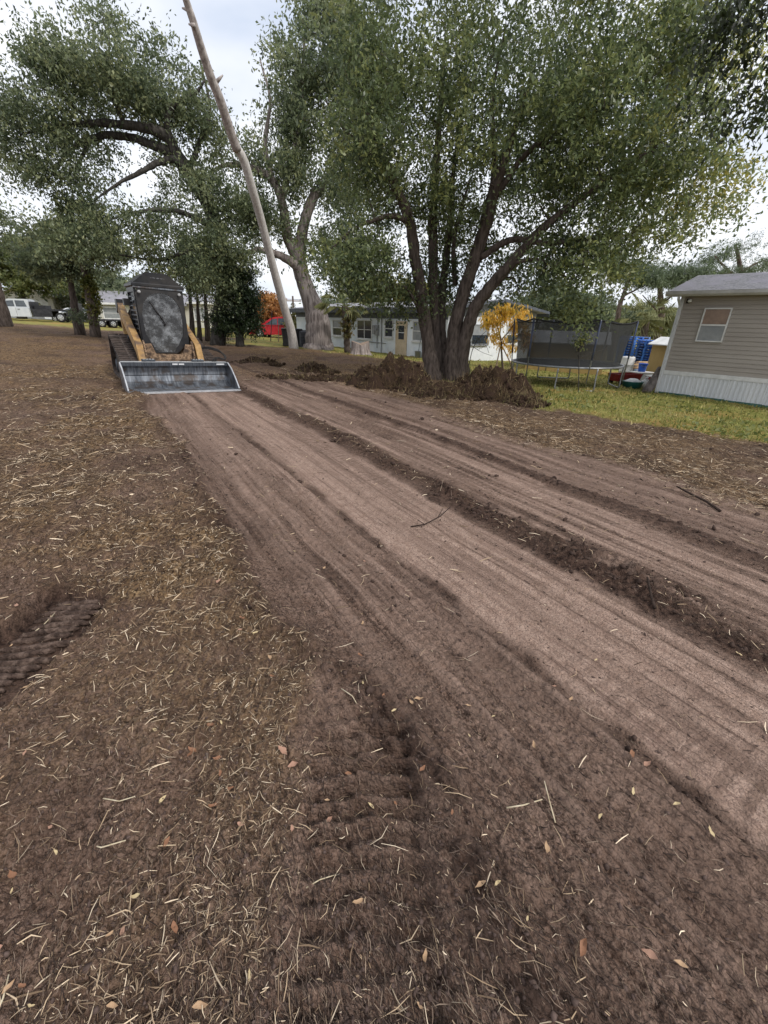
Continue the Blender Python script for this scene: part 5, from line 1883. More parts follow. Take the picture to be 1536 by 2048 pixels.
    p.lathe([(.02, -.10), (.03, -.09), (.02, -.056)], (0, 3.2, .42), 'x', 10)
    p.build('door_knob', MAT['bright'], d)
    # meter box, conduits
    p = MB()
    p.box(-.16, -.022, 5.55, 5.78, .62, 1.22)
    mbx = p.build('meter_box', MAT['meter'], root)
    p = MB()
    p.box(-.17, -.022, 5.84, 6.06, .68, 1.20)
    p.build('breaker_box', MAT['meter'], root)
    p = MB()
    p.lathe([(.08, -.26), (.085, -.2), (.085, -.162)], (0, 5.66, .98), 'x', 14)
    p.build('meter_dial', MAT['screen'], mbx)
    for yy, za, zb in ((5.66, 1.22, 1.86), (5.30, -.4, 1.86), (5.72, -.1, .62)):
        p = MB()
        p.tube([(-.06, yy, za), (-.06, yy, zb)], .03, 8)
        p.build('conduit', MAT['meter'], root)
    p = MB()
    p.tube([(-.05, 4.9, .22), (-.05, 6.9, .22)], .025, 8)
    p.build('conduit', MAT['meter'], root)
    return root


def thing_child(root):
    return root


blue_house()
K_B, RZ_B = Vector((3.05, 23.59, 0)), math.radians(40)


def by_blue(x, y, z=None):
    c, s = math.cos(RZ_B), math.sin(RZ_B)
    p = Vector((K_B.x + c * x - s * y, K_B.y + s * x + c * y, 0))
    p.z = base_z(p.x, p.y) if z is None else z
    return p

# ------------------------------------------------------------------ trampoline
def net_mat():
    mt, n, l, b = new_mat('black_net')
    b.inputs['Base Color'].default_value = (0.040, 0.042, 0.042, 1)
    b.inputs['Roughness'].default_value = .8
    t = n.new('ShaderNodeBsdfTransparent')
    mx = n.new('ShaderNodeMixShader')
    tc = n.new('ShaderNodeTexCoord')
    nz = n.new('ShaderNodeTexNoise')
    nz.inputs['Scale'].default_value = 2.5
    l.new(tc.outputs['Object'], nz.inputs['Vector'])
    mr = n.new('ShaderNodeMapRange')
    mr.inputs[3].default_value = .18
    mr.inputs[4].default_value = .36
    l.new(nz.outputs['Fac'], mr.inputs[0])
    l.new(mr.outputs[0], mx.inputs[0])
    l.new(b.outputs['BSDF'], mx.inputs[1])
    l.new(t.outputs['BSDF'], mx.inputs[2])
    l.new(mx.outputs['Shader'], n['Material Output'].inputs['Surface'])
    return mt


MAT.update(net=net_mat(), galv=M('galvanised', (0.20, 0.21, 0.225), (0.36, 0.37, 0.385), 8, .4, metal=.6),
           foam=M('pole_foam', (0.05, 0.06, 0.10), (0.10, 0.12, 0.20), 6, .8), mat=M('jump_mat', (0.012, 0.012, 0.014), (0.03, 0.03, 0.034), 10, .8))


def trampoline():
    c = Vector((6.15, 15.35, 0))
    g = base_z(c.x, c.y)
    root = thing('trampoline', 'round trampoline with black safety net on the lawn', 'trampoline', (c.x, c.y, g))
    R, zr, zt = 1.78, .70, 2.06
    b = MB()
    m_ = 40
    b.tube([(R * math.cos(2 * PI * i / m_), R * math.sin(2 * PI * i / m_), zr) for i in range(m_ + 1)], .032, 8, False)
    b.build('frame_ring', MAT['galv'], root, True)
    b = MB()
    b.lathe([(0.01, zr - .010), (R * .88, zr - .010), (R * .88, zr), (0.01, zr)], (0, 0, 0), 'z', 40)
    b.build('jump_mat', MAT['mat'], root)
    b = MB()
    for i in range(60):
        a = 2 * PI * i / 60
        b.tube([(R * .88 * math.cos(a), R * .88 * math.sin(a), zr - .005), (R * .985 * math.cos(a), R * .985 * math.sin(a), zr)], .010, 4, False)
    b.build('springs', MAT['galv'], root, kind='stuff')
    # three W-shaped leg frames
    for k in range(4):
        a0 = math.radians(-118 + 90 * k)
        a1 = a0 + math.radians(38)
        p0, p1 = (R * math.cos(a0), R * math.sin(a0)), (R * math.cos(a1), R * math.sin(a1))
        b = MB()
        P = spline([(*p0, zr), (*p0, .35), (*p0, .06), (p0[0] * .9 + p1[0] * .1, p0[1] * .9 + p1[1] * .1, .02), (p0[0] * .1 + p1[0] * .9, p0[1] * .1 + p1[1] * .9, .02), (*p1, .06), (*p1, .35), (*p1, zr)], 3)
        b.tube([Vector(p) for p in P], .024, 8)
        b.build('leg', MAT['galv'], root, True)
    npole = 6
    for k in range(npole):
        a = math.radians(-150 + 60 * k)
        f = 1.10 if k % 2 else 1.05
        b = MB()
        p0 = Vector((1.03 * R * math.cos(a), 1.03 * R * math.sin(a), .25))
        p1 = Vector((f * R * math.cos(a), f * R * math.sin(a), zt))
        b.tube([p0, (p0 + p1) / 2, p1], .020, 8)
        b.build('net_pole', MAT['galv'], root, True)
        b = MB()
        b.tube([p0.lerp(p1, .38), p0.lerp(p1, .98)], .027, 8)
        b.build('pole_sleeve', MAT['foam' if k != 3 else 'galv'], root, True)
    # net: sagging between the poles
    nu, nv = 72, 10
    v = []
    for j in range(nv + 1):
        t = j / nv
        for i in range(nu):
            a = 2 * PI * i / nu
            ph = (math.degrees(a) + 150) % 60 / 60
            sag = math.sin(PI * ph)
            r = R * (0.93 + 0.12 * t - 0.07 * sag * t ** 2 - 0.02 * math.sin(PI * t))
            z = zr + .02 + (zt - zr - .03 - .10 * sag * t) * t
            v.append((r * math.cos(a), r * math.sin(a), z))
    f = [(j * nu + i, j * nu + (i + 1) % nu, (j + 1) * nu + (i + 1) % nu, (j + 1) * nu + i) for j in range(nv) for i in range(nu)]
    b = MB()
    b.add(v, f)
    net = b.build('safety_net', MAT['net'], root, True)
    b = MB()
    top = v[-nu:]
    b.tube([Vector(p) for p in top + [top[0]]], .022, 6, False)
    b.build('net_top_band', MAT['mat'], net, True)


trampoline()

# ------------------------------------------------------------------ yard clutter beside the mobile home
MAT.update(
    pallet=M('pallet_blue', (0.020, 0.085, 0.36), (0.06, 0.19, 0.55), 5, .7, c3=(0.16, 0.24, 0.42), s3=2.5),
    tub=M('green_plastic', (0.010, 0.085, 0.080), (0.03, 0.14, 0.13), 4, .45), redp=M('red_plastic', (0.17, 0.012, 0.018), (0.30, 0.03, 0.03), 4, .5),
    bluep=M('blue_plastic', (0.012, 0.09, 0.50), (0.03, 0.15, 0.66), 3, .4), bag=M('white_bag', (0.55, 0.56, 0.57), (0.72, 0.72, 0.72), 9, .5, bump=.5),
    lumber=M('raw_lumber', (0.42, 0.27, 0.13), (0.60, 0.42, 0.23), 5, .8, stretch=(.4, 3, 3)), old_board=M('old_board', (0.19, 0.135, 0.10), (0.34, 0.26, 0.20), 5, .85, stretch=(.4, 3, 3)),
    tarp=M('blue_grey_tarp', (0.13, 0.20, 0.34), (0.25, 0.33, 0.46), 5, .5, bump=.5),
    logwood=M('grey_log', (0.065, 0.055, 0.050), (0.18, 0.155, 0.14), 6, .9, bump=.9, stretch=(2, 2, .4)),
    bin=M('bin_black', (0.012, 0.012, 0.014), (0.03, 0.03, 0.034), 5, .5), ac=M('ac_grey', (0.10, 0.105, 0.12), (0.16, 0.165, 0.18), 5, .5),
)


def pallet_mesh():
    b = MB()
    for k in range(5):
        y0 = -.5 + k * .225
        b.box(-.6, .6, y0, y0 + .10, .112, .132)
    for yy in (-.5, -.05, .40):
        for xx in (-.6, -.07, .46):
            b.box(xx, xx + .14, yy, yy + .10, .022, .092)
        b.box(-.6, .6, yy, yy + .10, .0005, .020)
    for xx in (-.6, -.07, .46):
        b.box(xx, xx + .14, -.5, .5, .0925, .1115)
    return b.mesh('pallet', MAT['pallet'])


pm = pallet_mesh()
for s, (px, n_, lab) in enumerate(((1264, 13, 'blue wooden pallet in the left stack beyond the trampoline'), (1303, 12, 'blue wooden pallet in the right stack beyond the trampoline'))):
    c = at(px, 700, 25.5 - s * .8)
    gz_ = base_z(c.x, c.y)
    for k in range(n_):
        o = link('pallet', pm)
        o.location = (c.x + random.uniform(-.025, .025), c.y + random.uniform(-.02, .02), gz_ + .03 + k * .1335)
        o.rotation_euler = (0, 0, math.radians(24 + random.uniform(-1.2, 1.2)))
        tag(o, lab + (', topmost' if k == n_ - 1 else ', number %s from the bottom' % ['one', 'two', 'three', 'four', 'five', 'six', 'seven', 'eight', 'nine', 'ten', 'eleven', 'twelve', 'thirteen'][k]), 'pallet', 'blue pallets in two stacks')


def gp3(px, py, y=None):
    p = on_ground(px, py) if y is None else at(px, py, y)
    p.z = base_z(p.x, p.y)
    return p


p = gp3(1262, 777)
t_ = thing('plastic_tub', 'dark green plastic tub full of white bags beside the log', 'tub', p)
b = MB()
b.lathe([(.27, .0), (.33, .22), (.345, .235), (.345, .25), (.315, .25), (.26, .05), (.02, .04)], sides=24)
b.build('shell', MAT['tub'], t_, True)
b = MB()
b.lathe([(.28, .16), (.25, .26), (.12, .33), (.02, .32)], sides=14)
o = b.build('rubbish', MAT['bag'], t_, True)
p = gp3(1288, 776)
t_ = thing('rubbish_bag', 'crumpled white bag between green tub and log', 'bag', p)
b = MB()
b.lathe([(.14, 0), (.22, .08), (.20, .2), (.09, .27), (.04, .34)], sides=11)
b.build('bag_body', MAT['bag'], t_, True)
b = MB()
b.lathe([(.04, .335), (.07, .37), (.02, .38)], sides=8)
b.build('knot', MAT['bag'], t_)
p = gp3(1246, 768, 16.6)
t_ = thing('toy_wagon', 'dark red plastic wagon behind the green tub', 'wagon', p, .3)
b = MB()
b.add([(-.5, -.22, .14), (.5, -.22, .14), (.5, .22, .14), (-.5, .22, .14), (-.56, -.27, .40), (.56, -.27, .40), (.56, .27, .40), (-.56, .27, .40), (-.46, -.19, .18), (.46, -.19, .18), (.46, .19, .18), (-.46, .19, .18), (-.52, -.24, .40), (.52, -.24, .40), (.52, .24, .40), (-.52, .24, .40)],
      [(3, 2, 1, 0), (0, 1, 5, 4), (1, 2, 6, 5), (2, 3, 7, 6), (3, 0, 4, 7), (8, 9, 10, 11), (8, 12, 13, 9), (9, 13, 14, 10), (10, 14, 15, 11), (11, 15, 12, 8), (4, 5, 13, 12), (5, 6, 14, 13), (6, 7, 15, 14), (7, 4, 12, 15)])
b.build('tray', MAT['redp'], t_)
for xx in (-.36, .36):
    for yy in (-.25, .25):
        b = MB()
        b.lathe([(.03, yy - .03), (.10, yy - .028), (.10, yy + .028), (.03, yy + .03)], (xx, 0, .10), 'y', 14)
        b.build('wheel', MAT['rubber'], t_, True)
p = gp3(1308, 764, 17.5)
t_ = thing('plastic_crate', 'red crate half hidden behind the log by the mobile home', 'crate', p, .3)
b = MB()
b.box(-.3, .3, -.2, .2, 0, .03)
b.box(-.3, .3, -.2, -.18, .03, .28)
b.box(-.3, .3, .18, .2, .03, .28)
b.box(-.3, -.28, -.18, .18, .03, .28)
b.box(.28, .3, -.18, .18, .03, .28)
b.build('body', MAT['redp'], t_)
b = MB()
b.box(-.31, .31, -.21, .21, .281, .31)
b.build('lid', MAT['white'], t_)
p = gp3(1279, 758, 18.5)
t_ = thing('storage_box', 'clear grey lidded box with a blue bucket on it', 'box', p, .35)
b = MB()
b.bev(-.4, .4, -.25, .25, 0, .34, .03)
b.build('body', MAT['screen'], t_)
b = MB()
b.bev(-.42, .42, -.27, .27, .341, .38, .012)
b.build('lid', MAT['white'], t_)
t_ = thing('bucket', 'bright blue bucket standing on the grey storage box', 'bucket', (p.x, p.y, p.z + .382))
b = MB()
b.lathe([(.13, 0), (.17, .29), (.18, .30), (.18, .32), (.155, .32), (.12, .03), (.01, .03)], sides=20)
b.build('shell', MAT['bluep'], t_, True)
b = MB()
b.tube([(-.17, 0, .3), (-.12, -.13, .24), (0, -.19, .2), (.12, -.13, .24), (.17, 0, .3)], .006, 6)
b.build('bail', MAT['galv'], t_)
p = gp3(1250, 745, 19.5)
t_ = thing('barrel', 'white plastic barrel right of the trampoline leg', 'barrel', p)
b = MB()
b.lathe([(.24, 0), (.28, .06), (.27, .28), (.285, .30), (.27, .32), (.27, .56), (.285, .58), (.27, .60), (.28, .84), (.24, .9), (.05, .9)], sides=20)
b.build('shell', MAT['white'], t_, True)
b = MB()
b.lathe([(.05, .9), (.05, .93), (.02, .935)], (.12, 0, 0), sides=10)
b.build('bung', MAT['bin'], t_)
for k in range(6):
    c = at(1282, 740, 20.5 + .14 * k)
    g_ = base_z(c.x, c.y)
    b = MB()
    b.box(-1.0 + .1 * k, 1.0, -.06, .06, 0, .04)
    o = b.build('plank', MAT['lumber' if k % 2 else 'old_board'])
    o.location = (c.x, c.y, g_ + .40 + .047 * k)
    o.rotation_euler = (0, .02 * (k - 3), .35 + .10 * (k % 3))
    tag(o, ['grey weathered plank at the bottom of the loose lumber', 'raw lumber plank second from the bottom of the loose lumber', 'weathered plank in the middle of the loose lumber', 'raw lumber plank above the middle of the loose lumber', 'weathered plank near the top of the loose lumber', 'topmost raw plank of the loose lumber by the pallets'][k], 'plank', 'loose lumber by the pallets')
c = at(1282, 740, 20.9)
o = MB().bev(-.9, .9, -.4, .4, 0, .40, .05).build('covered_stack', MAT['tarp'])
o.location = (c.x, c.y, base_z(c.x, c.y) - .01)
o.rotation_euler = (0, 0, .4)
tag(o, 'blue-grey tarp-covered stack under the loose lumber', 'covered stack')

# leaning log at the home's corner
a_, e_ = gp3(1290, 790, 14.15), at(1322, 738, 14.55)
root = thing('log', 'grey log leaning against the corner of the mobile home', 'log', a_)
b = MB()
S = spline([list(Vector((0, 0, 0))) + [.15], list((e_ - a_) * .5 + Vector((.02, 0, .02))) + [.135], list(e_ - a_) + [.12]], 5)
b.tube([Vector(s[:3]) for s in S], list(S[:, 3]), 14)
b.build('stem', MAT['logwood'], root, True)
for s, nm in ((0, 'lower_end'), (-1, 'upper_end')):
    b = MB()
    d = Vector(S[1, :3] - S[0, :3]).normalized() * (-1 if s == 0 else 1)
    c = Vector(S[s, :3])
    b.tube([c, c + d * .012], S[s, 3] * .9, 12)
    b.build('cut_end', MAT['bark_grey'], root)


# sheds
def shed(name, label, loc, rz, W, D, H, rise, wall, roof, door=None):
    t = thing(name, label, 'shed', loc, rz)
    b = MB()
    b.prism([(-W / 2, 0), (W / 2, 0), (W / 2, H), (0, H + rise), (-W / 2, H)], 0, D, 'y')
    b.build('wall', MAT[wall], t)
    for s in (-1, 1):
        b = MB()
        x_e = s * (W / 2 + .14)
        ze = H - rise * .14 / (W / 2)
        b.add([(x_e, -.12, ze + .01), (0, -.12, H + rise + .01), (0, D + .12, H + rise + .01), (x_e, D + .12, ze + .01),
               (x_e, -.12, ze + .05), (0, -.12, H + rise + .05), (0, D + .12, H + rise + .05), (x_e, D + .12, ze + .05)],
              [(0, 1, 2, 3), (7, 6, 5, 4), (0, 4, 5, 1), (2, 6, 7, 3), (0, 3, 7, 4), (1, 5, 6, 2)])
        r = b.build('roof', MAT[roof], t)
        if roof == 'metal_roof':
            for k in range(int(D / .4) + 1):
                y0 = .02 + k * .4
                m2 = MB()
                m2.add([(x_e, y0, ze + .05), (0, y0, H + rise + .05), (0, y0 + .04, H + rise + .05), (x_e, y0 + .04, ze + .05), (x_e, y0, ze + .08), (0, y0, H + rise + .08), (0, y0 + .04, H + rise + .08), (x_e, y0 + .04, ze + .08)],
                       [(7, 6, 5, 4), (0, 4, 5, 1), (2, 6, 7, 3), (0, 3, 7, 4)])
                m2.build('roof_rib', MAT[roof], r)
    b = MB()
    b.box(-.42, .42, -.03, -.003, .02, min(H - .1, 1.8))
    d = b.build('door', MAT[wall], t)
    b = MB()
    b.box(.30, .34, -.06, -.031, .8, .95)
    b.build('handle', MAT['dark_steel'], d)
    return t


c = at(1366, 720, 18.4)
shed('plastic_shed', 'tan shed with white lid roof between pallets and mobile home', (c.x, c.y, base_z(c.x, c.y)), math.radians(24), 1.1, 1.1, 1.5, .22, 'tan', 'white')
c = at(1205, 720, 21.5)
shed('metal_shed', 'tan shed with ribbed metal roof seen through the trampoline net', (c.x, c.y, base_z(c.x, c.y)), math.radians(68), 2.6, 3.4, 1.35, .45, 'tan', 'metal_roof')

# ------------------------------------------------------------------ young peach tree with stakes
QY = 20.5
q0 = at(1005, 738, QY)
q0.z = base_z(q0.x, q0.y)
make_tree('young_tree', 'young tree with drooping orange-yellow leaves by the house gable', 'tree', q0,
          [[(q0, .05)] + L(QY, (1003, 700, 0, .04), (1002, 680, 0, .035), (995, 655, 0, .025), (985, 632, 0, .012)),
           L(QY, (1002, 680, 0, .025), (1020, 660, 0, .02), (1035, 635, 0, .01)), L(QY, (1002, 688, 0, .022), (1025, 682, 0, .016), (1050, 660, 0, .008)),
           L(QY, (1000, 668, 0, .02), (1002, 640, 0, .015), (998, 618, 0, .007))],
          [B(985, 640, QY, 20, 22, 4, .45), B(1010, 632, QY, 22, 18, 4, .5), B(1040, 640, QY, 18, 26, 4, .45), B(1000, 675, QY, 22, 14, 2, .4), B(1028, 695, QY, 16, 14, 2, .4), B(1050, 670, QY, 12, 24, 2, .35), B(1020, 616, QY, 25, 8, 1, .3)],
          140, 27, (.16, .042), [(.34, .24, .03), (.56, .37, .045), (.70, .46, .08), (.74, .54, .16)], 'bark', cl_r=.22, seed=71, droop=2.6, flat=1, hang=.4)
for k, (a, b_, lab) in enumerate((((992, 732), (1000, 695), 'left stake'), ((1008, 733), (1002, 695), 'middle stake'), ((1030, 738), (1005, 694), 'long right stake'))):
    p0, p1 = at(*a, QY + (-.15, .2, -.2)[k]), at(*b_, QY)
    p0.z = base_z(p0.x, p0.y) - .05
    b = MB()
    b.tube([Vector((0, 0, 0)), p1 - p0], [.030, .026], 5)
    o = b.build('tree_stake', MAT['old_board'])
    o.location = p0
    tag(o, lab + ' propping up the orange-leaved young tree', 'stake', 'stakes of the young tree')
q1 = at(938, 725, 20.8)
q1.z = base_z(q1.x, q1.y)
make_tree('sapling', 'thin leafless sapling arching in front of the white gable wall', 'sapling', q1,
          [[(q1, .022)] + L(20.8, (945, 700, 0, .018), (958, 676, 0, .014), (975, 660, 0, .006)), L(20.8, (948, 695, 0, .012), (965, 705, 0, .008), (985, 712, 0, .005)), L(20.8, (950, 690, 0, .01), (970, 690, 0, .008), (978, 706, 0, .004))],
          [B(960, 690, 20.8, 26, 22, 2, .4)], 22, 7, (.10, .022), [(.05, .05, .03), (.12, .11, .06)], 'bark_dark', cl_r=.2, seed=72, droop=2, twig_r=.0)
q2 = at(1170, 720, 13.2)
q2.z = base_z(q2.x, q2.y)
make_tree('sapling', 'spindly sapling with few leaves in front of the trampoline', 'sapling', q2,
          [[(q2, .016)] + L(13.2, (1158, 728, 0, .014), (1157, 700, 0, .012), (1162, 680, 0, .006)), L(13.2, (1157, 718, 0, .010), (1180, 706, 0, .008), (1205, 700, 0, .005), (1215, 690, 0, .003)), L(13.2, (1157, 715, 0, .008), (1150, 695, 0, .005))],
          [B(1162, 680, 13.2, 18, 20, 3, .3)], 20, 12, (.085, .04), CAMPHOR, 'bark_dark', cl_r=.16, seed=73, twig_r=0)

# ------------------------------------------------------------------ around the pale oak: stump, palm, bins, air unit
p = gp3(720, 706, 24.6)
t_ = thing('tree_stump', 'weathered cut stump by the blue house wall', 'stump', p)
b = MB()
v, f = [], []
m_ = 28
for j, (r, z_) in enumerate(((.62, -.05), (.52, .12), (.47, .35), (.46, .60))):
    for i in range(m_):
        a = 2 * PI * i / m_
        rr = r * (1 + .09 * math.sin(5 * a + 1) + .06 * math.sin(9 * a) + .03 * random.uniform(-1, 1))
        v.append((rr * math.cos(a), rr * math.sin(a), z_ + (.09 * math.sin(2 * a + 1) + .03 * random.uniform(-1, 1) if j == 3 else 0)))
for j in range(3):
    for i in range(m_):
        f.append((j * m_ + i, j * m_ + (i + 1) % m_, (j + 1) * m_ + (i + 1) % m_, (j + 1) * m_ + i))
b.add(v, f)
b.build('bark', MAT['bark_grey'], t_)
b = MB()
b.add(v[-m_:] + [(0, 0, .58)], [(i, (i + 1) % m_, m_) for i in range(m_)])
b.build('cut_top', MAT['old_board'], t_)

MAT['frond'] = M('palm_frond', (0.11, 0.125, 0.045), (0.24, 0.235, 0.10), 6, .6)


def palm(label, base, top, r, n, ln, seed, mat='frond'):
    t = thing('palm_tree', label, 'palm', base)
    rg = random.Random(seed)
    b = MB()
    k = 14
    b.tube([(top - base) * (i / k) for i in range(k + 1)], [r * (1 + .16 * (i % 2)) for i in range(k + 1)], 12)
    b.build('trunk', MAT['bark'], t)
    tp = top - base
    for i in range(n):
        a = 2 * PI * i / n + rg.uniform(-.2, .2)
        el = rg.uniform(-.5, 1.1)
        d = Vector((math.cos(a) * math.cos(el), math.sin(a) * math.cos(el), math.sin(el)))
        L_ = ln * rg.uniform(.8, 1.15)
        hub = tp + d * L_ * .5
        m2 = MB()
        m2.tube([tp, tp + d * L_ * .3 + Vector((0, 0, .03)), hub], [.02, .015, .01], 5)
        side = d.cross(Vector((0, 0, 1))).normalized()
        upv = side.cross(d)
        for q in range(13):
            s = (q - 6) / 6
            dd = (d * math.cos(s * 1.35) + side * math.sin(s * 1.35)).normalized()
            w = dd.cross(upv).normalized() * .022
            tip = hub + dd * L_ * .55 + Vector((0, 0, -.16 * L_ * (1 + abs(s))))
            mid = hub + dd * L_ * .3
            m2.add([hub - w * .4, hub + w * .4, mid + w, tip, mid - w], [(0, 1, 2, 3, 4)])
        m2.build('frond', MAT[mat], t)
    return t


p = gp3(695, 704, 25.6)
palm('palm with shaggy trunk in front of the blue house wall', p, at(690, 612, 25.4), .17, 14, 1.5, 81)
simple_tree('ivy', 'leafy vine wrapped around the palm trunk by the blue house', 697, 704, 25.35, [(696, 680), (694, 650), (692, 625)], [(695, 670, 25.35, 7, 30, 3, .25), (698, 640, 25.35, 12, 24, 3, .3)], 50, 34, (.11, .06), [(.06, .07, .02), (.14, .13, .04), (.24, .17, .06)], 'bark', 82, cl=.2, r=.012, cat='plant')
p = gp3(1292, 690, 30)
palm('bushy cabbage palm behind the blue pallets', p, at(1292, 640, 30), .2, 22, 2.2, 83)
p = gp3(1322, 690, 33)
palm('second cabbage palm partly hidden behind the mobile home corner', p, at(1318, 655, 33), .2, 16, 2.0, 84)

p = gp3(606, 690, 28.6)
t_ = thing('air_conditioner', 'dark grey air conditioner unit beside the pale oak trunk', 'air conditioner', p, RZ_B)
b = MB()
b.bev(-.42, .42, -.42, .42, .05, .95, .05)
b.build('cabinet', MAT['ac'], t_)
for k in range(9):
    b = MB()
    b.box(-.36, .36, -.432, -.421, .14 + k * .085, .17 + k * .085)
    b.build('louver', MAT['bin'], t_)
b = MB()
b.lathe([(.34, .951), (.34, .985), (.05, .99)], sides=20)
b.build('fan_guard', MAT['bin'], t_)
b = MB()
b.box(-.5, .5, -.5, .5, -.05, .049)
b.build('pad', MAT['meter'], t_)
for k, (px, lab) in enumerate(((575, 'black wheeled bin left of the leaning trunk'), (594, 'black wheeled bin right of the leaning trunk'))):
    p = gp3(px, 690, 28.0 + .3 * k)
    t_ = thing('wheeled_bin', lab, 'bin', p, .2 + .3 * k)
    b = MB()
    b.add([(-.24, -.24, .06), (.24, -.24, .06), (.24, .24, .06), (-.24, .24, .06), (-.30, -.31, .98), (.30, -.31, .98), (.30, .31, .98), (-.30, .31, .98)], [(3, 2, 1, 0), (0, 1, 5, 4), (1, 2, 6, 5), (2, 3, 7, 6), (3, 0, 4, 7), (4, 5, 6, 7)])
    b.build('body', MAT['bin'], t_)
    b = MB()
    b.bev(-.32, .32, -.34, .36, .981, 1.05, .03)
    b.build('lid', MAT['bin'], t_)
    for s in (-.26, .26):
        b = MB()
        b.lathe([(.03, s - .03), (.10, s - .03), (.10, s + .03), (.03, s + .03)], (0, .25, .10), 'x', 12)
        b.build('wheel', MAT['rubber'], t_)
p = by_blue(-.35, 1.75)
t_ = thing('mop_bucket', 'small grey bucket with a mop standing against the blue wall', 'bucket', p)
b = MB()
b.lathe([(.13, 0), (.17, .34), (.185, .35), (.16, .36), (.12, .04), (.01, .04)], sides=16)
b.build('shell', MAT['screen'], t_, True)
b = MB()
b.tube([(0, 0, .05), (.16, .12, 1.15)], .016, 6)
b.build('mop_handle', MAT['ac'], t_)
for px, py, lab, hh in ((497, 690, 0, 0),):
    pass
for px, pt, y_, mt_, lab in ((541, 622, 33.2, 'dark_steel', 'thin dark post in front of the red minivan'), (557, 650, 32.8, 'old_board', 'pale wooden stake in front of the red minivan')):
    p = gp3(px, 683, y_)
    q = at(px + (3 if pt < 630 else 0), pt, y_)
    b = MB()
    b.tube([Vector((0, 0, -.1)), q - p], [.035, .03], 6)
    o = b.build('post', MAT[mt_])
    o.location = p
    tag(o, lab, 'post')

# ------------------------------------------------------------------ vehicles
MAT.update(
    carred=M('car_red', (0.38, 0.012, 0.022), (0.44, 0.02, 0.03), 2, .25, spec=.6), carwhite=M('car_white', (0.62, 0.64, 0.66), (0.70, 0.71, 0.72), 2, .3, spec=.6),
    carsilver=M('car_silver', (0.50, 0.53, 0.56), (0.60, 0.62, 0.64), 2, .3, spec=.6), carglass=M('car_glass', (0.035, 0.045, 0.055), (0.09, 0.11, 0.13), 1.5, .08, spec=.8),
    rim=M('alloy_rim', (0.42, 0.43, 0.44), (0.62, 0.63, 0.64), 6, .35, metal=.5), tyre=M('tyre', (0.012, 0.012, 0.012), (0.03, 0.03, 0.03), 12, .9),
    headlamp=M('headlamp', (0.60, 0.61, 0.62), (0.72, 0.72, 0.72), 5, .15), taillamp=M('taillamp', (0.28, 0.01, 0.01), (0.36, 0.02, 0.02), 5, .25), bedblack=M('bed_black', (0.014, 0.014, 0.017), (0.04, 0.04, 0.045), 4, .45),
)


def wheel(parent, x, y, r=.33, w=.2):
    b = MB()
    b.lathe([(r * .55, y - w / 2), (r * .93, y - w / 2), (r, y - w / 2 + .03), (r, y + w / 2 - .03), (r * .93, y + w / 2), (r * .55, y + w / 2)], (x, 0, r), 'y', 20)
    t = b.build('wheel', MAT['tyre'], parent, True)
    b = MB()
    s = -1 if y < 0 else 1
    e = y + s * w / 2
    b.lathe([(r * .60, e - s * .01), (r * .60, e + s * .008), (r * .16, e + s * .02), (r * .1, e + s * .03)], (x, 0, r), 'y', 20)
    rm = b.build('rim', MAT['rim'], t)
    b = MB()
    for k in range(5):
        a = 2 * PI * k / 5 + .3
        c_, s_ = math.cos(a), math.sin(a)
        b.tube([(x + c_ * r * .28, e + s * .014, r + s_ * r * .28), (x + c_ * r * .48, e + s * .010, r + s_ * r * .48)], .035, 6)
    b.build('rim_holes', MAT['tyre'], t)


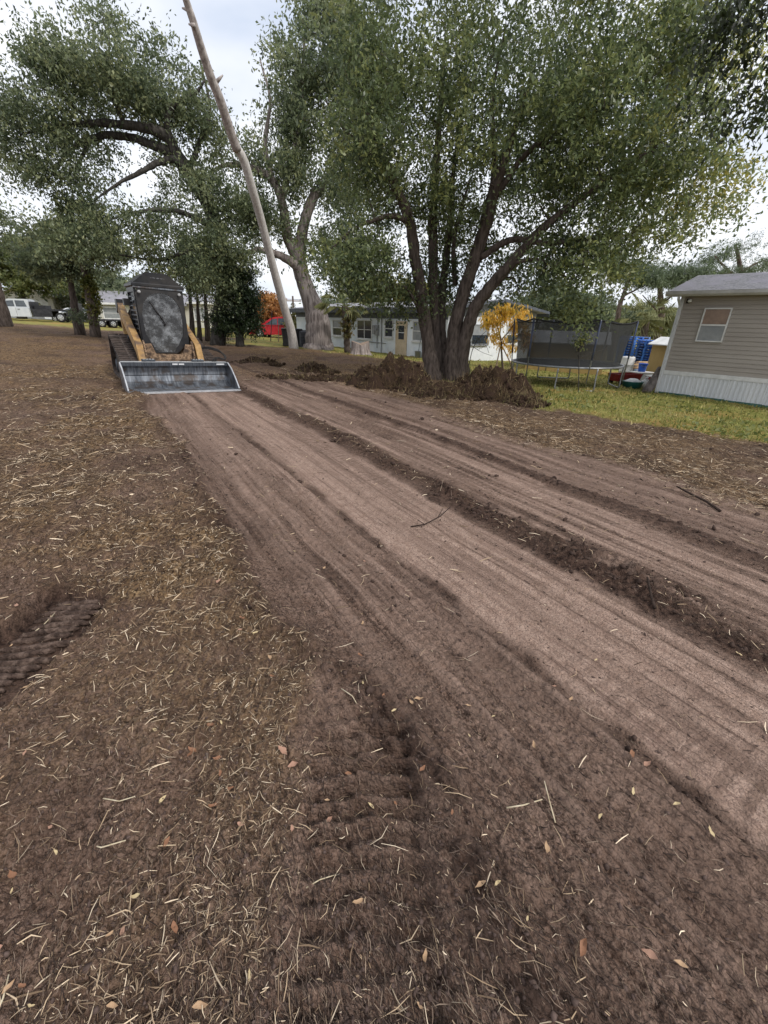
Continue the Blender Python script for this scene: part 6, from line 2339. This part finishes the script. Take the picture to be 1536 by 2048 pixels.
def car(name, label, cat, loc, rz, body, low, roof, wins, wheels, W=1.8):
    """low/roof: side profiles (x, z); the roof part narrows upward; wins: side window outlines"""
    t = thing(name, label, cat, loc, rz)
    h = W / 2
    b = MB()
    n = len(low)
    v = []
    for s, k in ((-h + .05, .985), (-h, 1), (h, 1), (h - .05, .985)):
        cx = sum(p[0] for p in low) / n
        v += [(cx + (x_ - cx) * k, s, z_) for x_, z_ in low]
    f = [tuple(range(n)), tuple(range(4 * n - 1, 3 * n - 1, -1))]
    for q in range(3):
        f += [(q * n + i, q * n + (i + 1) % n, (q + 1) * n + (i + 1) % n, (q + 1) * n + i) for i in range(n)]
    b.add(v, f)
    b.build('body', MAT[body], t)
    zb, zt = min(p[1] for p in roof), max(p[1] for p in roof)
    wy = lambda z_: h - .06 - .20 * (z_ - zb) / (zt - zb)
    n = len(roof)
    b = MB()
    b.add([(x_, -wy(z_), z_) for x_, z_ in roof] + [(x_, wy(z_), z_) for x_, z_ in roof],
          [tuple(range(n)), tuple(range(2 * n - 1, n - 1, -1))] + [(i, (i + 1) % n, n + (i + 1) % n, n + i) for i in range(n)])
    b.build('cabin', MAT[body], t)
    for w_ in wins:
        for s in (-1, 1):
            b = MB()
            m = len(w_)
            b.add([(x_, s * (wy(z_) + .003), z_) for x_, z_ in w_] + [(x_, s * (wy(z_) + .012), z_) for x_, z_ in w_],
                  [tuple(range(m)), tuple(range(2 * m - 1, m - 1, -1))] + [(i, (i + 1) % m, m + (i + 1) % m, m + i) for i in range(m)])
            b.build('side_window', MAT['carglass'], t)
    # windscreen and rear glass along the roof profile's first and last slopes
    for (xa, za), (xb, zb_) in ((roof[0], roof[1]), (roof[-1], roof[-2])):
        sx = -.012 if xa == min(p[0] for p in roof) else .012
        b = MB()
        P = [(xa * .88 + xb * .12, za * .88 + zb_ * .12), (xa * .12 + xb * .88, za * .12 + zb_ * .88)]
        b.add([(P[0][0] + sx, -wy(P[0][1]) + .08, P[0][1] + .01), (P[0][0] + sx, wy(P[0][1]) - .08, P[0][1] + .01), (P[1][0] + sx, wy(P[1][1]) - .06, P[1][1] + .01), (P[1][0] + sx, -wy(P[1][1]) + .06, P[1][1] + .01)], [(0, 1, 2, 3)])
        b.build('windscreen', MAT['carglass'], t)
    for x_, r in wheels:
        for s in (-1, 1):
            wheel(t, x_, s * (h - .11), r)
    x0, x1 = min(p[0] for p in low), max(p[0] for p in low)
    for s in (-1, 1):
        b = MB()
        b.bev(x0 - .015, x0 + .14, s * h * .78 - .16, s * h * .78 + .16, .66, .80, .03)
        b.build('headlight', MAT['headlamp'], t)
        b = MB()
        b.bev(x1 - .08, x1 + .015, s * h * .86 - .09, s * h * .86 + .09, .75, 1.05, .03)
        b.build('tail_light', MAT['taillamp'], t)
    return t


low_van = [(-2.45, .30), (-2.55, .45), (-2.5, .72), (-2.3, .86), (-1.45, 1.02), (2.35, 1.06), (2.52, .95), (2.55, .45), (2.45, .28)]
roof_van = [(-1.50, 1.0), (-.55, 1.62), (-.1, 1.72), (1.6, 1.74), (2.2, 1.66), (2.45, 1.03)]
wins_van = [[(-1.05, 1.08), (-.45, 1.52), (-.02, 1.60), (-.02, 1.08)], [(.05, 1.08), (.05, 1.61), (1.05, 1.62), (1.05, 1.08)], [(1.12, 1.08), (1.12, 1.62), (1.85, 1.58), (2.15, 1.10)]]
p = gp3(560, 681, 41)
car('minivan', 'red minivan parked behind the leaning trunk', 'van', p, math.radians(6), 'carred', low_van, roof_van, wins_van, [(-1.55, .34), (1.45, .34)], 1.95)
low_suv = [(-2.2, .32), (-2.28, .5), (-2.22, .85), (-2.0, .98), (-1.2, 1.08), (2.1, 1.1), (2.25, .95), (2.25, .45), (2.15, .3)]
roof_suv = [(-1.15, 1.06), (-.35, 1.72), (.1, 1.80), (1.5, 1.80), (1.85, 1.74), (2.2, 1.08)]
wins_suv = [[(-.75, 1.14), (-.22, 1.62), (.2, 1.68), (.2, 1.14)], [(.28, 1.14), (.28, 1.69), (1.2, 1.69), (1.2, 1.14)], [(1.28, 1.14), (1.28, 1.68), (1.6, 1.65), (1.85, 1.16)]]
p = gp3(536, 672, 47)
car('utility_vehicle', 'white sport utility vehicle behind the red minivan', 'car', p, math.radians(6), 'carwhite', low_suv, roof_suv, wins_suv, [(-1.35, .36), (1.35, .36)], 1.9)
low_sed = [(-2.25, .28), (-2.32, .42), (-2.25, .66), (-2.0, .76), (-1.1, .90), (1.6, .95), (2.2, .90), (2.32, .75), (2.30, .40), (2.2, .26)]
roof_sed = [(-1.15, .88), (-.30, 1.34), (.1, 1.42), (.9, 1.41), (1.85, .94)]
wins_sed = [[(-.75, .95), (-.22, 1.27), (.2, 1.34), (.2, .95)], [(.27, .95), (.27, 1.34), (.85, 1.33), (1.45, .98)]]
p = gp3(150, 646, 49)
car('sedan', 'white car parked between the pickup and the far house', 'car', p, math.radians(14), 'carwhite', low_sed, roof_sed, wins_sed, [(-1.4, .32), (1.35, .32)], 1.8)


def pickup():
    p = gp3(98, 644, 45)
    t = thing('work_truck', 'silver crew cab truck with black flat service bed at far left', 'truck', p, math.radians(20))
    b = MB()
    b.prism([(-4.6, .55), (-4.65, .95), (-4.5, 1.15), (-3.4, 1.22), (-.95, 1.22), (-.95, .50), (-1.0, .45), (-4.4, .45)], -.98, .98, 'y')
    b.build('body', MAT['carsilver'], t)
    b = MB()
    b.prism([(-3.35, 1.222), (-2.7, 1.86), (-2.4, 1.95), (-1.15, 1.95), (-.97, 1.88), (-.95, 1.222)], -.90, .90, 'y')
    b.build('cabin', MAT['carsilver'], t)
    for w_ in ([(-3.0, 1.30), (-2.6, 1.78), (-2.1, 1.82), (-2.1, 1.30)], [(-1.98, 1.30), (-1.98, 1.82), (-1.25, 1.82), (-1.15, 1.30)]):
        for s in (-1, 1):
            b = MB()
            b.prism(w_, s * .902, s * .912, 'y')
            b.build('side_window', MAT['carglass'], t)
    for x_ in (-2.05, -1.0, -3.1):
        b = MB()
        b.box(x_ - .008, x_ + .008, -.985, -.9805, .55, 1.20)
        b.build('door_gap', MAT['tyre'], t)
    for x_ in (-1.95, -2.95):
        b = MB()
        b.box(x_ + .05, x_ + .22, -1.01, -.981, 1.06, 1.10)
        b.build('door_handle', MAT['tyre'], t)
    b = MB()
    b.box(-.85, 2.55, -1.05, 1.05, .98, 1.14)
    b.box(-.85, -.75, -1.03, 1.03, 1.14, 1.75)
    bed = b.build('flat_bed', MAT['bedblack'], t)
    b = MB()
    for s in (-1, 1):
        b.box(-.80, .75, s * 1.0 - .05, s * 1.0 + .05, .45, .978)
        b.box(1.9, 2.5, s * 1.0 - .05, s * 1.0 + .05, .50, .978)
    b.build('tool_boxes', MAT['bedblack'], t)
    b = MB()
    b.box(-.6, .3, -.8, .8, 1.141, 1.45)
    b.build('bed_load', MAT['bin'], t)
    for x_ in (-3.75, 1.35):
        for s in (-1, 1):
            wheel(t, x_, s * .86, .42, .26)
    b = MB()
    b.box(2.555, 2.60, -.9, -.7, 1.0, 1.12)
    b.build('tail_light', MAT['taillamp'], t)


pickup()
p = gp3(222, 640, 41)
t_ = thing('flat_trailer', 'low black flat trailer in front of the far grey-roofed house', 'trailer', p, math.radians(14))
b = MB()
b.box(-2.4, 2.4, -.9, .9, .55, .68)
b.build('deck', MAT['bedblack'], t_)
for x_ in (-.45, .45):
    for s in (-1, 1):
        wheel(t_, x_, s * .98, .32, .18)
b = MB()
b.box(-2.4, -2.32, -.85, .85, .68, 1.9)
b.build('headboard', MAT['bedblack'], t_)
b = MB()
b.tube([(2.4, 0, .6), (3.3, 0, .5)], .05, 6)
b.build('drawbar', MAT['bedblack'], t_)


# ------------------------------------------------------------------ far houses on the left
def far_house(label, K, rz, W, D, H, rise, wins, garage=None, zoff=0.0):
    t = thing('ranch_house', label, 'house', K, rz)
    b = MB()
    b.box(0, W, 0, D, -.6, H)
    b.build('wall', MAT['cream'], t)
    ov = .5
    b = MB()
    zr = H + .02
    b.add([(-ov, -ov, zr), (W + ov, -ov, zr), (W + ov, D / 2, zr + rise), (-ov, D / 2, zr + rise), (W + ov, D + ov, zr), (-ov, D + ov, zr), (-ov, -ov, zr - .12), (W + ov, -ov, zr - .12), (W + ov, D + ov, zr - .12), (-ov, D + ov, zr - .12)],
          [(0, 1, 2, 3), (3, 2, 4, 5), (0, 6, 7, 1), (5, 4, 8, 9), (6, 9, 8, 7), (0, 3, 5, 9, 6), (1, 7, 8, 4, 2)])
    rf = b.build('roof', MAT['shingle'], t)
    b = MB()
    b.box(-ov, W + ov, -ov - .04, -ov - .003, zr - .18, zr + .03)
    b.build('fascia', MAT['white'], rf)
    b = MB()
    b.tube([(W * .3, D * .35, zr + rise * .6), (W * .3, D * .35, zr + rise * .6 + .5)], .07, 8)
    b.build('vent_pipe', MAT['bin'], rf)
    for x0, x1, z0, z1 in wins:
        window(t, x0, x1, z0, z1, 0, 'white', ('screen', 'screen'), 'h', .12, True)
    if garage:
        x0, x1, d = garage
        b = MB()
        b.prism([(x0, -.6), (x1, -.6), (x1, H - .05), ((x0 + x1) / 2, H + 1.0), (x0, H - .05)], -d, -.003, 'y')
        g_ = b.build('garage_wing', MAT['cream'], t)
        for s in (-1, 1):
            xe = (x0 + x1) / 2 + s * ((x1 - x0) / 2 + .4)
            b = MB()
            xm = (x0 + x1) / 2
            ze = H - .25
            zp = H + 1.03
            b.add([(xe, -d - .4, ze), (xm, -d - .4, zp), (xm, D / 2, zp), (xe, D / 2, ze), (xe, -d - .4, ze + .12), (xm, -d - .4, zp + .12), (xm, D / 2, zp + .12), (xe, D / 2, ze + .12)],
                  [(0, 1, 2, 3), (7, 6, 5, 4), (0, 4, 5, 1), (2, 6, 7, 3), (0, 3, 7, 4), (1, 5, 6, 2)])
            b.build('wing_roof', MAT['shingle'], g_)
            b = MB()
            b.add([(xe, -d - .44, ze - .02), (xm, -d - .44, zp - .02), (xm, -d - .44, zp + .16), (xe, -d - .44, ze + .16), (xe, -d - .405, ze - .02), (xm, -d - .405, zp - .02), (xm, -d - .405, zp + .16), (xe, -d - .405, ze + .16)],
                  [(0, 1, 2, 3), (7, 6, 5, 4), (3, 2, 6, 7), (0, 4, 5, 1)])
            b.build('rake_board', MAT['white'], g_)
        b = MB()
        b.box(x0 + .5, x1 - .5, -d - .05, -d - .002, -.5, H - .6)
        b.build('garage_door', MAT['white'], g_)
    return t


k0 = at(44, 622, 58)
far_house('cream ranch house with grey roof and gabled wing at far left', (k0.x, k0.y, base_z(k0.x, k0.y)), math.radians(18), 13.5, 8, 2.7, 1.7, [(5.2, 6.6, .9, 2.1), (9.0, 10.4, .9, 2.1)], (-1.0, 4.2, 2.0))
k0 = at(188, 622, 54)
far_house('low cream house with grey roof just left of the loader', (k0.x, k0.y, base_z(k0.x, k0.y) - .3), math.radians(14), 9.5, 7, 2.4, 1.4, [(1.0, 2.6, .8, 1.9), (5.6, 7.0, .8, 1.9)])
k0 = at(372, 640, 58)
far_house('white house glimpsed between slim trunks right of the loader', (k0.x, k0.y, base_z(k0.x, k0.y)), math.radians(4), 9, 7, 2.8, 1.2, [(1.2, 2.6, .9, 2.1), (5.2, 6.6, .9, 2.1)])
k0 = at(1085, 660, 62)
far_house('distant cream house seen between gable and trampoline', (k0.x, k0.y, base_z(k0.x, k0.y)), math.radians(-8), 12, 7, 2.6, 1.4, [(2, 3.4, .9, 2.0), (7.5, 9, .9, 2.0)])

# far street trees closing the horizon
FAR = [('pale street tree behind the loader', 300, 68), ('dark street tree right of the slim trunks', 435, 70), ('street tree above the white sport utility vehicle', 505, 74),
       ('street tree left of the blue house roof', 655, 66), ('street tree over the middle of the blue house', 880, 60), ('street tree right of the gable', 960, 64),
       ('street tree over the trampoline', 1150, 60), ('street tree left of the leaning pine', 1215, 66), ('street tree behind the cabbage palms', 1290, 58), ('street tree behind the mobile home roof', 1400, 60), ('street tree at the right edge of the horizon', 1500, 56),
       ('grey street tree behind the far ranch house', 120, 72), ('grey street tree at the left edge of the horizon', 0, 66)]
for k, (lab, px, y_) in enumerate(FAR):
    hz = 640 + (px - 768) * .0227
    if px in (505, 1500, 1400):
        top_ = 12
    else:
        top_ = 26
    simple_tree('street_tree', lab, px, hz + 8, y_, [(px, hz - 4), (px + 2, hz - 14)], [(px, hz - 10, y_, 46, top_ * .75, 4, 3.5), (px + 25, hz - 4, y_, 34, top_ * .6, 2, 3)], 120, 44, (.55, .30), PALE if k % 2 else OAK, 'bark_dark', 90 + k, cl=1.5, r=.25, gap=-1.2, group='trees along the horizon')


# ------------------------------------------------------------------ power lines
def pole_at(px, py_base, py_top, y, label):
    p = gp3(px, py_base, y)
    q = at(px, py_top, y)
    t = thing('utility_pole', label, 'utility pole', p)
    h = q.z - p.z
    b = MB()
    b.tube([(0, 0, -.3), (0, 0, h)], [.16, .11], 8)
    b.build('pole', MAT['bark_pine'], t)
    b = MB()
    b.box(-1.1, 1.1, -.06, .06, h - .65, h - .52)
    b.build('crossarm', MAT['old_board'], t)
    for x_ in (-.95, 0, .95):
        b = MB()
        b.lathe([(.03, h - .52), (.06, h - .46), (.03, h - .38)], (x_, 0, 0), sides=8)
        b.build('insulator', MAT['meter'], t)
    return p + Vector((0, 0, h - .4))


a_ = pole_at(590, 668, 592, 62, 'thin utility pole beyond the minivan')
e_ = Vector((-46, 70, 8.0))
w_ = Vector((30, 60, 6.8))
for k in range(3):
    for end, lab in ((e_, 'left'), (w_, 'right')):
        off = Vector(((k - 1) * .95, 0, -.0))
        P = []
        for i in range(13):
            t = i / 12
            q = (a_ + off).lerp(end + off, t)
            q.z -= 1.0 * 4 * t * (1 - t)
            P.append(q - a_)
        b = MB()
        b.tube(P, .022, 4, False)
        o = b.build('power_line', MAT['bin'])
        o.location = a_
        tag(o, '%s power line sagging to the %s of the thin utility pole' % (['left-hand', 'middle', 'right-hand'][k], lab), 'wire', 'power lines')
